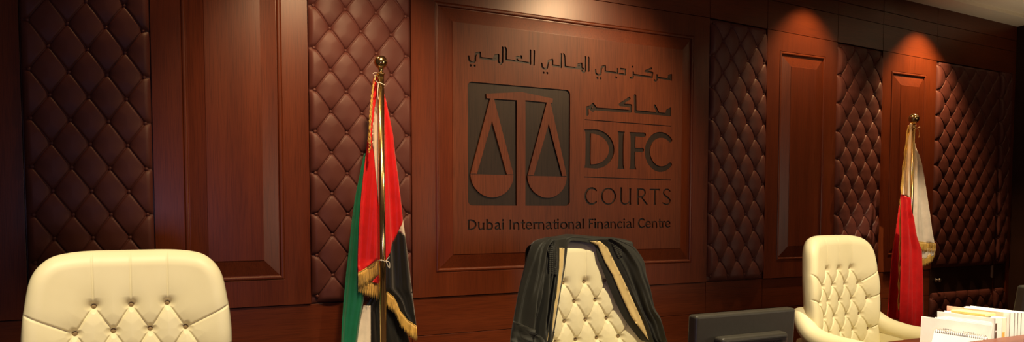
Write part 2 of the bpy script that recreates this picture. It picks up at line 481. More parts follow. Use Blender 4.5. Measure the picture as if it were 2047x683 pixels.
# glyphs in a unit box, cap height 1; ('p', points, w0, w1[, mid]) pens, ('t', x, y0, y1) flared stems
def glyph(ch):
    G_ = {
     'D': [('t', .11, 0, 1), ('p', [(.11, .955), (.30, .955)]+arc(.30, .5, .625, .455, 90, -90)+[(.11, .045)], .55, .55, 1.0)],
     'I': [('t', .5, 0, 1)],
     'F': [('t', .17, 0, 1), ('p', [(.17, .945), (.92, .945)], .62, .70), ('p', [(.17, .53), (.80, .53)], .55, .68)],
     'C': [('p', arc(.60, .5, .54, .47, 46, 314), .72, .72, 1.05)],
     'O': [('p', arc(.5, .5, .45, .47, 90, 450, 40), .62, .62, .8)],
     'U': [('p', sm([(.10, 1), (.10, .35), (.17, .14), (.42, .03), (.68, .09), (.87, .26)]), .9, .55), ('t', .88, 0, 1)],
     'R': [('t', .10, 0, 1), ('p', sm([(.10, .95), (.50, .96), (.74, .86), (.74, .64), (.50, .50), (.18, .48)]), .6, .55, .8), ('p', [(.42, .48), (.96, .03)], .7, .9)],
     'T': [('t', .52, 0, 1), ('p', [(.04, .95), (.97, .95)], .7, .7), ('p', [(.04, .97), (.03, .82)], .3, .15), ('p', [(.97, .97), (.98, .84)], .3, .15)],
     'S': [('p', sm([(.86, .86), (.62, .97), (.32, .94), (.15, .77), (.28, .60), (.62, .46), (.86, .28), (.72, .07), (.42, .03), (.08, .13)]), .5, .5, .85)],
     'u': [('p', sm([(.13, .70), (.13, .26), (.26, .06), (.55, .05), (.84, .24)]), .95, .5), ('t', .87, 0, .70)],
     'b': [('t', .12, 0, 1.04), ('p', sm([(.14, .50), (.42, .66), (.75, .58), (.90, .35), (.76, .10), (.42, .03), (.14, .07)]), .5, .5, .95)],
     'a': [('p', sm([(.12, .57), (.35, .66), (.66, .63), (.80, .45), (.80, .16), (.88, .05), (1.0, .04)]), .5, .5, .9), ('p', sm([(.80, .42), (.45, .37), (.14, .20), (.30, .03), (.58, .06), (.80, .20)]), .5, .5, .8)],
     'i': [('t', .5, 0, .70), ('p', [(.5, .92), (.5, .93)], 1.15, 1.15)],
     'n': [('t', .12, 0, .70), ('p', sm([(.14, .50), (.38, .65), (.70, .64), (.86, .46), (.87, .20), (.87, 0)]), .5, .95)],
     't': [('p', sm([(.42, .90), (.42, .40), (.44, .14), (.62, .03), (.95, .06)]), .8, .45), ('p', [(.02, .65), (.95, .65)], .55, .5)],
     'e': [('p', sm([(.12, .37), (.40, .37), (.86, .37)], 3), .42, .42), ('p', sm([(.88, .38), (.78, .60), (.50, .67), (.22, .58), (.09, .34), (.24, .10), (.55, .03), (.90, .12)]), .5, .5, .9)],
     'r': [('t', .20, 0, .70), ('p', sm([(.24, .48), (.50, .64), (.95, .64)]), .5, .8)],
     'o': [('p', arc(.5, .34, .42, .31, 90, 450, 30), .6, .6, .85)],
     'l': [('t', .5, 0, 1.04)],
     'c': [('p', sm([(.92, .58), (.62, .67), (.25, .57), (.09, .34), (.24, .10), (.56, .03), (.95, .11)]), .55, .5, .9)],
    }
    return G_[ch]
def put(S, ch, x0, x1, zb, zc, hw):
    """zb baseline, zc cap line, hw half stem width (m)"""
    H = zc-zb; W = x1-x0; serif = .012 if H > .15 else .002
    mp = lambda p: (x0+p[0]*W, zb+p[1]*H)
    for g in glyph(ch):
        if g[0] == 't':
            xx = x0+g[1]*W; za, zt = zb+g[2]*H, zb+g[3]*H; w = hw*.92; fl = hw*1.35; k = min(.28*H, .10)
            polyg(S, [(xx-fl, za), (xx+fl, za), (xx+w*1.08, za+k*.35), (xx+w, za+k), (xx+w, zt-k), (xx+w*1.08, zt-k*.35), (xx+fl, zt),
                      (xx-fl, zt), (xx-w*1.08, zt-k*.35), (xx-w, zt-k), (xx-w, za+k), (xx-w*1.08, za+k*.35)])
        else:
            pts = [mp(p) for p in g[1]]; n = len(pts); wm = g[4] if len(g) > 4 else None
            ws = []
            for k in range(n):
                t = k/max(1, n-1); w = g[2]+(g[3]-g[2])*t
                if wm is not None: w = w+(wm-w)*math.sin(PI*t)**.8
                if ch in 'Oo': w = .62+(.9-.62)*abs(math.sin(2*PI*t))
                ws.append(hw*w)
            stroke(S, pts, ws)
SD = {}
# Arabic, long line
S = blank(); SD['ar'] = S
def zc(pts, ox, oy, k): return axz([(ox+x*k, oy+y*k) for x, y in pts])
A = lambda pts: zc(pts, 920, 85, 220/1670)
B_ = lambda pts: zc(pts, 1130, 85, 220/1670)
hw = .0076
for p in ([(115, 215), (120, 265), (148, 303), (188, 305), (215, 280), (217, 210), (232, 168), (290, 158), (290, 238), (400, 252), (510, 266)],
          [(630, 80), (627, 298), (600, 328), (568, 300), (568, 190), (518, 200), (500, 258)], [(500, 230), (560, 215), (540, 258), (500, 258)],
          [(670, 80), (682, 105), (680, 268), (860, 290), (1050, 318)], [(910, 212), (912, 235), (846, 228), (842, 252), (862, 280)], [(846, 222), (905, 222)],
          [(1050, 125), (1050, 328)], [(1108, 132), (1104, 340)],
          [(1222, 328), (1228, 378), (1265, 408), (1303, 392), (1315, 330), (1328, 280), (1385, 265), (1385, 350), (1515, 372)], [(1520, 180), (1516, 378)],
          [(1556, 180), (1568, 205), (1575, 370), (1670, 384), (1760, 394), (1850, 400)]): stroke(S, A(p), hw)
for p in ([(165, 388), (182, 338), (232, 325), (234, 428), (262, 455), (288, 432), (290, 225)], [(185, 372), (222, 365), (222, 400), (170, 392)], [(340, 232), (340, 432)],
          [(445, 418), (446, 465), (480, 498), (522, 482), (530, 400), (546, 368), (590, 362), (590, 440), (775, 466), (778, 405)],
          [(825, 402), (898, 412), (896, 490), (806, 476)],
          [(1015, 455), (1015, 518), (1002, 542), (972, 540)], [(1015, 490), (1300, 530), (1310, 462), (1195, 438), (1290, 396)],
          [(1375, 497), (1375, 568), (1358, 588), (1336, 576)], [(1375, 535), (1590, 566)], [(1545, 550), (1555, 505), (1594, 494), (1592, 574)], [(1560, 530), (1585, 525)]): stroke(S, B_(p), hw)
for p in [(145, 352), (205, 358), (1250, 460), (1305, 465)]: q = A([p])[0]; stroke(S, [q, (q[0]+.0005, q[1])], .0088)
for p in [(472, 545), (520, 548), (757, 535), (1005, 372)]: q = B_([p])[0]; stroke(S, [q, (q[0]+.0005, q[1])], .0088)
# Arabic, short line
S = blank(); SD['ar2'] = S
C_ = lambda pts: zc(pts, 1150, 180, 200/1708)
for p in ([(190, 415), (186, 305), (240, 292), (285, 248), (325, 300), (285, 350), (240, 312)], [(300, 322), (930, 366), (930, 268), (750, 252)], [(745, 250), (905, 145)],
          [(1002, 100), (1008, 370), (1600, 424)], [(1340, 272), (1395, 385)]): stroke(S, C_(p), .0122)
polyg(S, C_([(1515, 400), (1535, 335), (1622, 290), (1618, 448)]))
# rules
S = blank(); SD['rule'] = S; stroke(S, C_([(150, 507), (1615, 618)]), .0035)
S = blank(); SD['rule2'] = S; stroke(S, zc([(125, 103), (1435, 149)], 1150, 340, 200/1518), .0035)
# DIFC
S = blank(); SD['difc'] = S
E_ = lambda x, y: at(1150+x*210/552, 170+y*210/552)
zb_, zt_ = 1.690, 1.988
zb_ = np.mean([E_(60, 434).z, E_(235, 440).z, E_(300, 443).z, E_(430, 449).z]); zt_ = np.mean([E_(60, 233).z, E_(235, 243).z, E_(300, 248).z, E_(430, 257).z])
for ch, a, b in (('D', 45, 197), ('I', 216, 254), ('F', 284, 362), ('C', 366, 497)): put(S, ch, E_(a, 340).x, E_(b, 340).x, zb_, zt_, .0262)
# COURTS
S = blank(); SD['courts'] = S
H_ = lambda x, y: at(1150+x*200/1518, 340+y*200/1518)
zb_ = np.mean([H_(200, 520).z, H_(740, 522).z, H_(1190, 528).z]); zt_ = np.mean([H_(200, 258).z, H_(740, 272).z, H_(1190, 288).z])
for ch, a, b in (('C', 128, 308), ('O', 375, 600), ('U', 660, 838), ('R', 920, 1078), ('T', 1112, 1262), ('S', 1300, 1442)): put(S, ch, H_(a, 390).x, H_(b, 390).x, zb_, zt_, .0090)
# long English line
SD.update({'en%d' % k: blank() for k in range(4)})
K_ = lambda x, y: at(920+x*220/2047, 425+y*220/2047)
zb_ = np.mean([K_(200, 305).z, K_(1200, 298).z, K_(3800, 288).z]); zt_ = np.mean([K_(200, 125).z, K_(920, 122).z, K_(3400, 112).z])
row = [('D', 125, 285), ('u', 315, 432), ('b', 470, 592), ('a', 618, 735), ('i', 762, 798), ('I', 897, 933), ('n', 965, 1085), ('t', 1118, 1190), ('e', 1200, 1322), ('r', 1345, 1412),
       ('n', 1430, 1548), ('a', 1570, 1685), ('t', 1708, 1774), ('i', 1780, 1816), ('o', 1840, 1972), ('n', 1990, 2098), ('a', 2122, 2232), ('l', 2247, 2286),
       ('F', 2372, 2456), ('i', 2470, 2506), ('n', 2524, 2636), ('a', 2655, 2757), ('n', 2772, 2876), ('c', 2898, 2992), ('i', 3010, 3046), ('a', 3064, 3170), ('l', 3184, 3218),
       ('C', 3292, 3408), ('e', 3424, 3528), ('n', 3544, 3646), ('t', 3666, 3728), ('r', 3732, 3788), ('e', 3792, 3894)]
for ch, a, b in row: put(SD['en%d' % ((a > 850)+(a > 2330)+(a > 3250))], ch, K_(a, 220).x, K_(b, 220).x, zb_, zt_, .0076)
# emblem: recessed rounded square, the scales left standing inside it
L_ = lambda pts: zc(pts, 920, 150, 240/607)
q = [at(933, 163), at(1138, 181), at(1137, 411), at(934, 411)]
lx0, lx1 = 2.191, 3.053; lz0, lz1 = 1.440, 2.330
S = blank(); s, X, Z = window(lx0, lx1, lz0, lz1); r = .035
qx = np.abs(X-(lx0+lx1)/2)-(lx1-lx0)/2+r; qz = np.abs(Z-(lz0+lz1)/2)-(lz1-lz0)/2+r
S[s] = np.hypot(np.maximum(qx, 0), np.maximum(qz, 0))+np.minimum(np.maximum(qx, qz), 0)-r
T_ = blank()
polyg(T_, L_([(128, 95), (305, 86), (465, 120), (462, 142), (325, 128), (325, 672), (282, 672), (282, 128), (130, 118)]))
# posts run right down into the frame
for (ax, bl, br, yb, il, ir, it) in ((157, 48, 265, 502, 80, 232, 232), (443, 336, 534, 510, 366, 512, 248)):
    polyg(T_, L_([(ax-9, 118 if ax < 200 else 138), (ax+9, 118 if ax < 200 else 138), (br, yb), (bl, yb)]))
    polyg(T_, L_([(ax, it), (ir, yb+1), (il, yb-1)]), True)
    c0, c1 = L_([(bl, yb)])[0], L_([(br, yb)])[0]; cx_, rx_ = (c0[0]+c1[0])/2, (c1[0]-c0[0])/2
    zz = (c0[1]+c1[1])/2; rz_ = zz-L_([((bl+br)/2, 618 if ax < 200 else 620)])[0][1]
    polyg(T_, [(cx_+rx_*math.cos(a), zz+rz_*math.sin(a)) for a in np.linspace(0, -PI, 40)])
    GR = blank(); stroke(GR, [(c0[0]+.004, zz), (c1[0]-.004, zz)], .0022)
    T_ = np.maximum(T_, -GR)
S = np.maximum(S, -T_); SD['emblem'] = S
ALL = np.minimum.reduce(list(SD.values()))

def contours(S):
    """marching squares -> closed loops of (x,z)"""
    neg = S < 0
    nz, nx = S.shape
    pt = {}
    def hp(j, i):
        k = ('h', j, i)
        if k not in pt:
            t = S[j, i]/(S[j, i]-S[j, i+1]); t = min(max(t, .03), .97); pt[k] = (gx[i]+t*STEP, gz[j])
        return k
    def vp(j, i):
        k = ('v', j, i)
        if k not in pt:
            t = S[j, i]/(S[j, i]-S[j+1, i]); t = min(max(t, .03), .97); pt[k] = (gx[i], gz[j]+t*STEP)
        return k
    code = neg[:-1, :-1]*1+neg[:-1, 1:]*2+neg[1:, 1:]*4+neg[1:, :-1]*8
    adj = {}
    def con(a, b): adj.setdefault(a, []).append(b); adj.setdefault(b, []).append(a)
    for j, i in zip(*np.nonzero((code > 0) & (code < 15))):
        c = code[j, i]
        b = lambda: hp(j, i); t = lambda: hp(j+1, i); l = lambda: vp(j, i); r = lambda: vp(j, i+1)
        if c in (1, 14): con(b(), l())
        elif c in (2, 13): con(b(), r())
        elif c in (4, 11): con(r(), t())
        elif c in (8, 7): con(l(), t())
        elif c in (3, 12): con(l(), r())
        elif c in (6, 9): con(b(), t())
        elif c == 5: con(b(), l()); con(r(), t())
        elif c == 10: con(b(), r()); con(l(), t())
    loops = []; seen = set()
    for k in list(adj):
        if k in seen: continue
        loop = [k]; seen.add(k); cur = k
        while True:
            nx_ = [q for q in adj[cur] if q not in seen]
            if not nx_: break
            cur = nx_[0]; seen.add(cur); loop.append(cur)
        if len(loop) > 4: loops.append([pt[q] for q in loop])
    return loops
def simplify(loop, tol):
    P = np.array(loop); n = len(P)
    far = int(np.argmax(((P-P[0])**2).sum(1)))
    def dp(a, b):
        idx = np.arange(a+1, b)
        if len(idx) == 0: return []
        Q = P[idx % n]; A0 = P[a % n]; B0 = P[b % n]
        d = seg_dist(Q[:, 0], Q[:, 1], A0, B0)[0]; k = int(np.argmax(d))
        if d[k] < tol: return []
        m = int(idx[k]); return dp(a, m)+[m]+dp(m, b)
    ids = [0]+dp(0, far)+[far]+dp(far, n)
    return [tuple(P[i]) for i in ids]
def carved_face():
    loops = [simplify(l, .00045) for l in contours(ALL)]
    loops = [l for l in loops if len(l) >= 3]
    P = [Vector(p) for p in ((SX0, SZ0), (SX1, SZ0), (SX1, SZ1), (SX0, SZ1))]; E = [(0, 1), (1, 2), (2, 3), (3, 0)]
    for l in loops:
        s = len(P); P += [Vector(p) for p in l]; E += [(s+k, s+(k+1) % len(l)) for k in range(len(l))]
    vs, es, fs = delaunay_2d_cdt(P, E, [], 0, 1e-6)[:3]
    V = np.array([(v.x, v.y) for v in vs]); T = np.array([f for f in fs if len(f) == 3])
    c = V[T].mean(1)
    def samp(S, c):
        i = np.clip(np.round((c[:, 0]-gx[0])/STEP).astype(int), 0, len(gx)-1); j = np.clip(np.round((c[:, 1]-gz[0])/STEP).astype(int), 0, len(gz)-1)
        return S[j, i]
    def bil(S, c):
        fx = (c[:, 0]-gx[0])/STEP; fz = (c[:, 1]-gz[0])/STEP; i = np.clip(fx.astype(int), 0, len(gx)-2); j = np.clip(fz.astype(int), 0, len(gz)-2)
        u = fx-i; w = fz-j
        return S[j, i]*(1-u)*(1-w)+S[j, i+1]*u*(1-w)+S[j+1, i]*(1-u)*w+S[j+1, i+1]*u*w
    ins = bil(ALL, c) < 0
    keys = list(SD); near = np.argmin(np.stack([bil(SD[k], c) for k in keys]), 0)
    inem = (c[:, 0] > lx0-.001) & (c[:, 0] < lx1+.001) & (c[:, 1] > lz0-.001) & (c[:, 1] < lz1+.001)
    Y0 = -.014; depth = {'emblem': .011}
    def build(name, tri, y, mat, label=None, walls=None):
        used = np.unique(tri); mp = {int(u): k for k, u in enumerate(used)}
        bm = bmesh.new(); bv = [bm.verts.new((V[u, 0], y, V[u, 1])) for u in used]
        for t in tri:
            try:
                f = bm.faces.new([bv[mp[int(k)]] for k in t]); f.normal_update()
                if f.normal.y > 0: f.normal_flip()
            except ValueError: pass
        if walls:
            be = [e for e in bm.edges if e.is_boundary]
            r = bmesh.ops.extrude_edge_only(bm, edges=be)
            for g in r['geom']:
                if isinstance(g, bmesh.types.BMVert): g.co.y += walls
            bmesh.ops.recalc_face_normals(bm, faces=bm.faces[:])
        me = bpy.data.meshes.new(name); bm.to_mesh(me); bm.free()
        big = max(me.polygons, key=lambda p: abs(p.normal.y)*p.area)
        if big.normal.y > 0: me.flip_normals()
        o = link(name, me, mat, sign); o.location = -sign.location
        if label: o['label'] = label
        return o
    build('carved_face', T[(~ins) & (~inem)], Y0, WOODSIGN, None, .02)
    build('scales_emblem', T[(~ins) & inem], Y0, WOODSIGN, 'balance scales standing up in the square recess', .018)
    names = {'ar': ('lettering', 'long Arabic line along the top'), 'ar2': ('lettering', 'short Arabic word above the ruled line'), 'rule': ('rule_line', None), 'rule2': ('rule_line', None),
             'difc': ('lettering', 'large capitals DIFC'), 'courts': ('lettering', 'capitals COURTS'), 'en0': ('lettering', 'word Dubai'), 'en1': ('lettering', 'word International'), 'en2': ('lettering', 'word Financial'), 'en3': ('lettering', 'word Centre'), 'emblem': ('emblem_recess', 'dark square recess behind the scales')}
    for n_, k in enumerate(keys):
        tri = T[ins & (near == n_)]
        if len(tri): build(names[k][0], tri, Y0+depth.get(k, .0085), INLAY, names[k][1])
    bk = box('backing', SX0, SX1, .007, .0445, SZ0, SZ1, WOODV, sign); bk.location = -sign.location
carved_face()

# ------------------------------------------------------------------ cream tufted chairs
WPROF = [(.30, .60), (.308, .75), (.316, .85), (.321, .95), (.317, 1.03), (.310, 1.083), (.298, 1.155), (.284, 1.195), (.262, 1.225), (.232, 1.247), (.195, 1.2575), (.15, 1.263), (.10, 1.265)]
def chair_front(z): return -.035+.035*(z-.8)/.47       # local y of the padded front at height z
def dish(x): return -.062*np.clip((np.abs(x)-.09)/.22, 0, 1.0)**1.6
PX, PZ, ZR1 = .1135, .0865, 1.078
BTN = []
for r_ in range(6):
    z = ZR1-r_*PZ
    xs_ = [-PX, 0, PX] if r_ == 0 else ([(-1.5+k)*PX for k in range(4)] if r_ % 2 else [(-2+k)*PX for k in range(5)])
    BTN.append([(x, z) for x in xs_])
SEG = []   # (a, b, weight at a, weight at b)
for r_ in range(5):
    for (x, z) in BTN[r_]:
        for (x2, z2) in BTN[r_+1]:
            if abs(abs(x2-x)-PX/2) < 1e-4: SEG.append(((x, z), (x2, z2), 1, 1))
for (x, z) in BTN[0]: SEG.append(((x, z), (x*1.02, 1.27), 1, .30))
for r_, zo in ((1, .085), (2, .030), (4, .045)):
    for s_ in (-1, 1): SEG.append(((s_*abs(BTN[r_][0][0]), BTN[r_][0][1]), (s_*.33, BTN[r_][0][1]+zo), 1, .55))
CBUT = button_mesh('chair_button', .0088, .006); CBUT.materials.append(CREAMB)
def backrest_mesh():
    prof = [tuple(p) for p in crom(WPROF, 30)]
    prof = resample(prof, .0025, False)
    nx = 290; S_ = np.linspace(-1, 1, nx)
    Pp = np.array(prof); W = Pp[:, 0]; Zp = Pp[:, 1]
    X = W[:, None]*S_[None, :]; Z = np.repeat(Zp[:, None], nx, 1)
    outline = [(w, z) for w, z in prof[::6]]+[prof[-1]]; outline = outline+[(-w, z) for w, z in outline[::-1]]
    d = poly_dist(X, Z, outline, False)
    d = np.where((np.abs(S_)[None, :] > .9999) | (np.arange(len(prof))[:, None] == len(prof)-1), 0, d)
    R = .055; T = .105
    e = np.sqrt(np.clip(1-(1-np.minimum(d/R, 1))**2, 0, 1))
    cre = np.zeros_like(X)
    for a, b, wa, wb in SEG:
        dd, t = seg_dist(X, Z, a, b); wt = wa+(wb-wa)*t
        g = .42*np.exp(-(dd/.0036)**2)+.30*np.exp(-(dd/.024)**1.7)
        if abs(b[1]-1.27) < .01: g = .30*np.exp(-(dd/.0022)**2)+.13*np.exp(-(dd/.022)**1.7)
        deep = np.where(np.abs(b[1]-1.27) < .01, 1.0, 1.0)
        cre = np.maximum(cre, wt*g*deep)
    for rw in BTN:
        for (x, z) in rw:
            r = np.hypot(X-x, Z-z); cre = np.maximum(cre, 1.60*np.exp(-(r/.015)**1.4))
    nd = np.full_like(X, 9.0)
    for rw in BTN:
        for (x, z) in rw: nd = np.minimum(nd, np.hypot(X-x, (Z-z)*.9))
    cre = cre+.55*np.exp(-(nd/.036)**1.5)
    dep = .0185
    # body: slightly dished across
    yf = chair_front(Z)+dish(X)
    hf = (T/2)*e-dep*cre*np.minimum(1, d/.012)
    Yf = yf+T/2-hf
    Yb = yf+T/2+(T/2)*e*.9
    n = X.size; nzr = len(prof)
    Vf = np.stack([X, Yf, Z], -1).reshape(-1, 3); Vb = np.stack([X, Yb, Z], -1).reshape(-1, 3)
    F = []
    idx = np.arange(n).reshape(nzr, nx)
    for j in range(nzr-1):
        for i in range(nx-1):
            F.append((idx[j, i], idx[j, i+1], idx[j+1, i+1], idx[j+1, i]))
            F.append((n+idx[j, i], n+idx[j+1, i], n+idx[j+1, i+1], n+idx[j, i+1]))
    for i in range(nx-1): F.append((idx[0, i], n+idx[0, i], n+idx[0, i+1], idx[0, i+1]))
    me = mesh('backrest', np.concatenate([Vf, Vb]), F)
    bm = bmesh.new(); bm.from_mesh(me); bmesh.ops.remove_doubles(bm, verts=bm.verts[:], dist=1e-5)
    bmesh.ops.recalc_face_normals(bm, faces=bm.faces[:])
    bm.to_mesh(me); bm.free()
    return me, lambda x, z: chair_front(z)+float(dish(x))
def padded_arm(s):
    path = crom([(s*.285, .045, .86), (s*.318, -.025, .785), (s*.335, -.10, .735), (s*.338, -.20, .712), (s*.335, -.30, .704), (s*.325, -.365, .69), (s*.318, -.385, .62), (s*.315, -.375, .52), (s*.312, -.35, .44)], 7)
    rad = [float(np.interp(k/(len(path)-1), [0, .12, .3, .6, .75, 1], [.035, .050, .056, .056, .054, .046])) for k in range(len(path))]
    bm = bmesh.new(); add_tube(bm, path, rad, 20)
    # side panel under the arm
    add_box(bm, min(s*.285, s*.335), max(s*.285, s*.335), -.36, .03, .44, .72, .018)
    bmesh.ops.recalc_face_normals(bm, faces=bm.faces[:])
    return bm
def make_chair(label, loc):
    t = thing('tufted_armchair', label, 'chair', loc, 'cream tufted office chairs')
    me, fy = backrest_mesh()
    b = link('backrest', me, CREAM, t, True)
    for rw in BTN:
        for (x, z) in rw:
            o = bpy.data.objects.new('button', CBUT); COL.objects.link(o); o.parent = b
            o.location = (x, fy(x, z)+.0300, z)
    bm = bmesh.new(); add_box(bm, -.285, .285, -.425, -.015, .42, .545, .045, 5)
    from_bm('seat', bm, CREAM, t, True)
    for s in (-1, 1): from_bm('armrest', padded_arm(s), CREAM, t, True, False)
    bm = bmesh.new(); add_box(bm, -.27, .27, -.39, -.02, .36, .43, .015)
    from_bm('seat_pan', bm, PLASTICD, t)
    bm = bmesh.new(); add_lathe(bm, [(.035, .09), (.035, .24), (.022, .245), (.022, .37)], 20, (0, -.19, 0)); from_bm('gas_lift', bm, STEEL, t, True)
    bm = bmesh.new()
    add_lathe(bm, [(.045, .07), (.05, .09), (.045, .115)], 20, (0, -.19, 0))
    for k in range(5):
        a = 2*PI*k/5+.3
        add_tube(bm, [(.03*math.cos(a), -.19+.03*math.sin(a), .095), (.225*math.cos(a), -.19+.225*math.sin(a), .072)], [.024, .015], 10)
    from_bm('star_base', bm, STEEL, t)
    for k in range(5):
        a = 2*PI*k/5+.3; cx, cy = .225*math.cos(a), -.19+.225*math.sin(a)
        bm = bmesh.new(); add_tube(bm, [(cx-.018*math.sin(a), cy+.018*math.cos(a), .028), (cx+.018*math.sin(a), cy-.018*math.cos(a), .028)], .028, 16)
        add_tube(bm, [(cx, cy, .03), (cx, cy, .075)], .008, 8)
        from_bm('caster', bm, PLASTICD, t)
    return t
def copy_tree(o, parent=None):
    c = o.copy(); COL.objects.link(c); c.parent = parent
    for ch in [x for x in o.children]: copy_tree(ch, c)
    return c
CHY = -2.13
ch1 = make_chair('cream tufted leather chair at far left, seen straight on, nothing draped on it', (0.0, CHY, 0))
CCX = 1.846
c2 = copy_tree(ch1); c2.location = (CCX, CHY, 0); c2['label'] = 'cream tufted leather chair with a black gown hung over its back'
c3 = copy_tree(ch1); c3.location = (3.508, CHY, 0); c3.rotation_euler = (0, 0, math.radians(6.5)); c3['label'] = 'cream tufted leather chair at right, turned aside, armrests showing beside the papers'

# ------------------------------------------------------------------ black gown over the middle chair
gown = thing('gown', 'black court gown with pale gold facings draped over the middle chair', 'gown', (CCX, CHY, .6))
YG = -2.19; YGR = -2.255
def lerp_edge(pts):
    P = sorted([(z, x) for x, z in pts]); zs = [p[0] for p in P]; xs = [p[1] for p in P]
    return lambda z: np.interp(z, zs, xs)
def chy(z, x=None): return CHY+np.minimum(chair_front(z), .02)+(0 if x is None else dish(x-CCX))
LO = axz([(1097, 477), (1078, 482), (1069, 490), (1060, 508), (1052, 533), (1039, 578), (1031, 612), (1024, 643), (1019, 665), (1016, 684), (1010, 686)], YG)
LM = axz([(1108, 480), (1110, 492), (1110, 520), (1108, 548), (1100, 590), (1090, 635), (1078, 683), (1070, 686)], YG)
LI = axz([(1144, 476), (1144, 486), (1143.7, 499), (1137, 538), (1129, 571), (1122.5, 600), (1111, 649), (1101, 683), (1090, 686)], YG)
RI = axz([(1196, 480), (1208, 488), (1217, 496), (1221, 519), (1232, 548), (1245, 587), (1264, 636), (1285, 672), (1294, 683), (1312, 686)], YGR)
RM = axz([(1232, 479), (1246, 492), (1256, 520), (1270, 560), (1284, 610), (1297, 655), (1303, 683), (1314, 686)], YGR)
RO = axz([(1238, 479), (1256, 487), (1268, 495), (1282, 522), (1288, 548), (1294, 574), (1298.6, 612), (1308, 634), (1313, 668), (1316, 686)], YGR); RO = [(x+float(np.interp(z, [.75, 1.0, 1.15, 1.21, 1.26], [.026, .036, .052, .070, .050])), z) for x, z in RO]
def uf(E0, E1):
    a, b = lerp_edge(E0), lerp_edge(E1)
    return lambda x, z: np.clip((x-a(z))/(b(z)-a(z)+1e-6), -.2, 1.2)
uLs, uLf = uf(LO, LM), uf(LM, LI); uRf, uRs = uf(RI, RM), uf(RM, RO)
zt0 = 1.262
def sleeve_y(u, z, amp, ph, n, x, wr=.065):
    dn = np.clip((zt0-z)/.45, 0, 1)
    uu = np.clip(u, 0, 1)
    wrap = wr*np.clip(1-uu/.18, 0, 1)**2
    f = amp*(.35+.65*dn)*np.clip(uu/.13, 0, 1)**1.5*(np.cos(2*PI*(n*uu+ph+.25*dn))+.5*np.cos(2*PI*(1.9*n*uu+2*ph-.4*dn))+.3*np.cos(2*PI*(3.3*n*uu+ph+1.2*dn)))
    y = chy(z, x)-.026-.036*np.sin(PI*np.clip(uu*.8+.2, 0, 1))*(.35+.65*dn)+wrap-f
    return np.where(uu > .2, np.minimum(y, chy(z, x)-.010), y)
def front_y(u, z, amp, n, x):
    uu = np.clip(u, 0, 1); dn = np.clip((zt0-z)/.45, 0, 1)
    return chy(z, x)-.016-.024*(1-uu)-amp*np.cos(2*PI*n*uu+2.5*dn)*(.3+.7*dn)
yLs = lambda x, z: sleeve_y(uLs(x, z), z, .036, .1, 2.6, x)
yLf = lambda x, z: front_y(uLf(x, z), z, .005, 1.3, x)
yRf = lambda x, z: front_y(1-uRf(x, z), z, .005, 1.2, x)
yRs = lambda x, z: sleeve_y(1-uRs(x, z), z, .014, .3, 1.6, x, .03)
widen = lambda E, d: [(x+d, z) for x, z in E]
def gg(name, E0, E1, yf, label=None, nu=70, nv=110):
    def par(E):
        P = np.array(crom(E, 10)); L = np.concatenate([[0], np.cumsum(np.hypot(*np.diff(P, axis=0).T))]); t = np.linspace(0, L[-1], nv)
        return np.stack([np.interp(t, L, P[:, 0]), np.interp(t, L, P[:, 1])], 1)
    A0, A1 = par(E0), par(E1); us = np.linspace(0, 1, nu); V = []
    for j in range(nv):
        for u in us:
            p = A0[j]*(1-u)+A1[j]*u; V.append((p[0], float(yf(np.array(u), np.array(p[1]), np.array(p[0]))), p[1]))
    Fc = [(j*nu+i, (j+1)*nu+i, (j+1)*nu+i+1, j*nu+i+1) for j in range(nv-1) for i in range(nu-1)]
    o = link(name, mesh(name, V, Fc), GOWN, gown, True); o.location = -gown.location
    md = o.modifiers.new('thickness', 'SOLIDIFY'); md.thickness = .004; md.offset = -1
    return o
def gp(name, poly, yf, mat, step=.009, th=.004, label=None):
    o = cloth_patch(name, poly, yf, mat, gown, step, th); o.location = -gown.location
    if label: o['label'] = label
    return o
gg('sleeve', LO, widen(LM, .010), lambda u, z, x: sleeve_y(u, z, .036, .1, 2.6, x))
gg('sleeve', widen(RM, -.010), RO, lambda u, z, x: sleeve_y(1-u, z, .014, .3, 1.6, x, .03))
gg('front_panel', LM, LI, lambda u, z, x: front_y(u, z, .005, 1.3, x))
gg('front_panel', RI, RM, lambda u, z, x: front_y(1-u, z, .005, 1.2, x))
off = lambda f, d: (lambda x, z: f(x, z)-d)
SL = axz([(1121, 495), (1119, 535), (1109.5, 590.7), (1094.7, 636), (1080, 683), (1068, 686)], YG)
SR = axz([(1134, 496), (1129, 537), (1117.6, 587), (1103, 643), (1088, 683), (1075, 686)], YG)
yLall = lambda x, z: np.where(uLf(x, z) < .02, np.minimum(yLs(x, z), yLf(x, z)), yLf(x, z))
gp('facing_stripe', SL+SR[::-1], off(yLall, .0055), FACING, .008, .002, 'pale gold stripe')
SL2 = axz([(1203, 483), (1220, 493), (1231.7, 525), (1244.7, 551), (1257.8, 590.7), (1274, 636), (1298, 679), (1312, 715)], YGR)
SR2 = axz([(1222, 483), (1236.6, 496), (1251, 532), (1264, 564.5), (1280.7, 613.5), (1295, 656), (1301, 682), (1318, 715)], YGR)
yRall = lambda x, z: np.where(uRf(x, z) > .98, np.minimum(yRs(x, z), yRf(x, z)), yRf(x, z))
SL2, SR2 = SL2[:-1], SR2[:-1]
gp('facing_stripe', SL2+SR2[::-1], off(yRall, .0055), FACING, .008, .002, 'pale gold stripe')
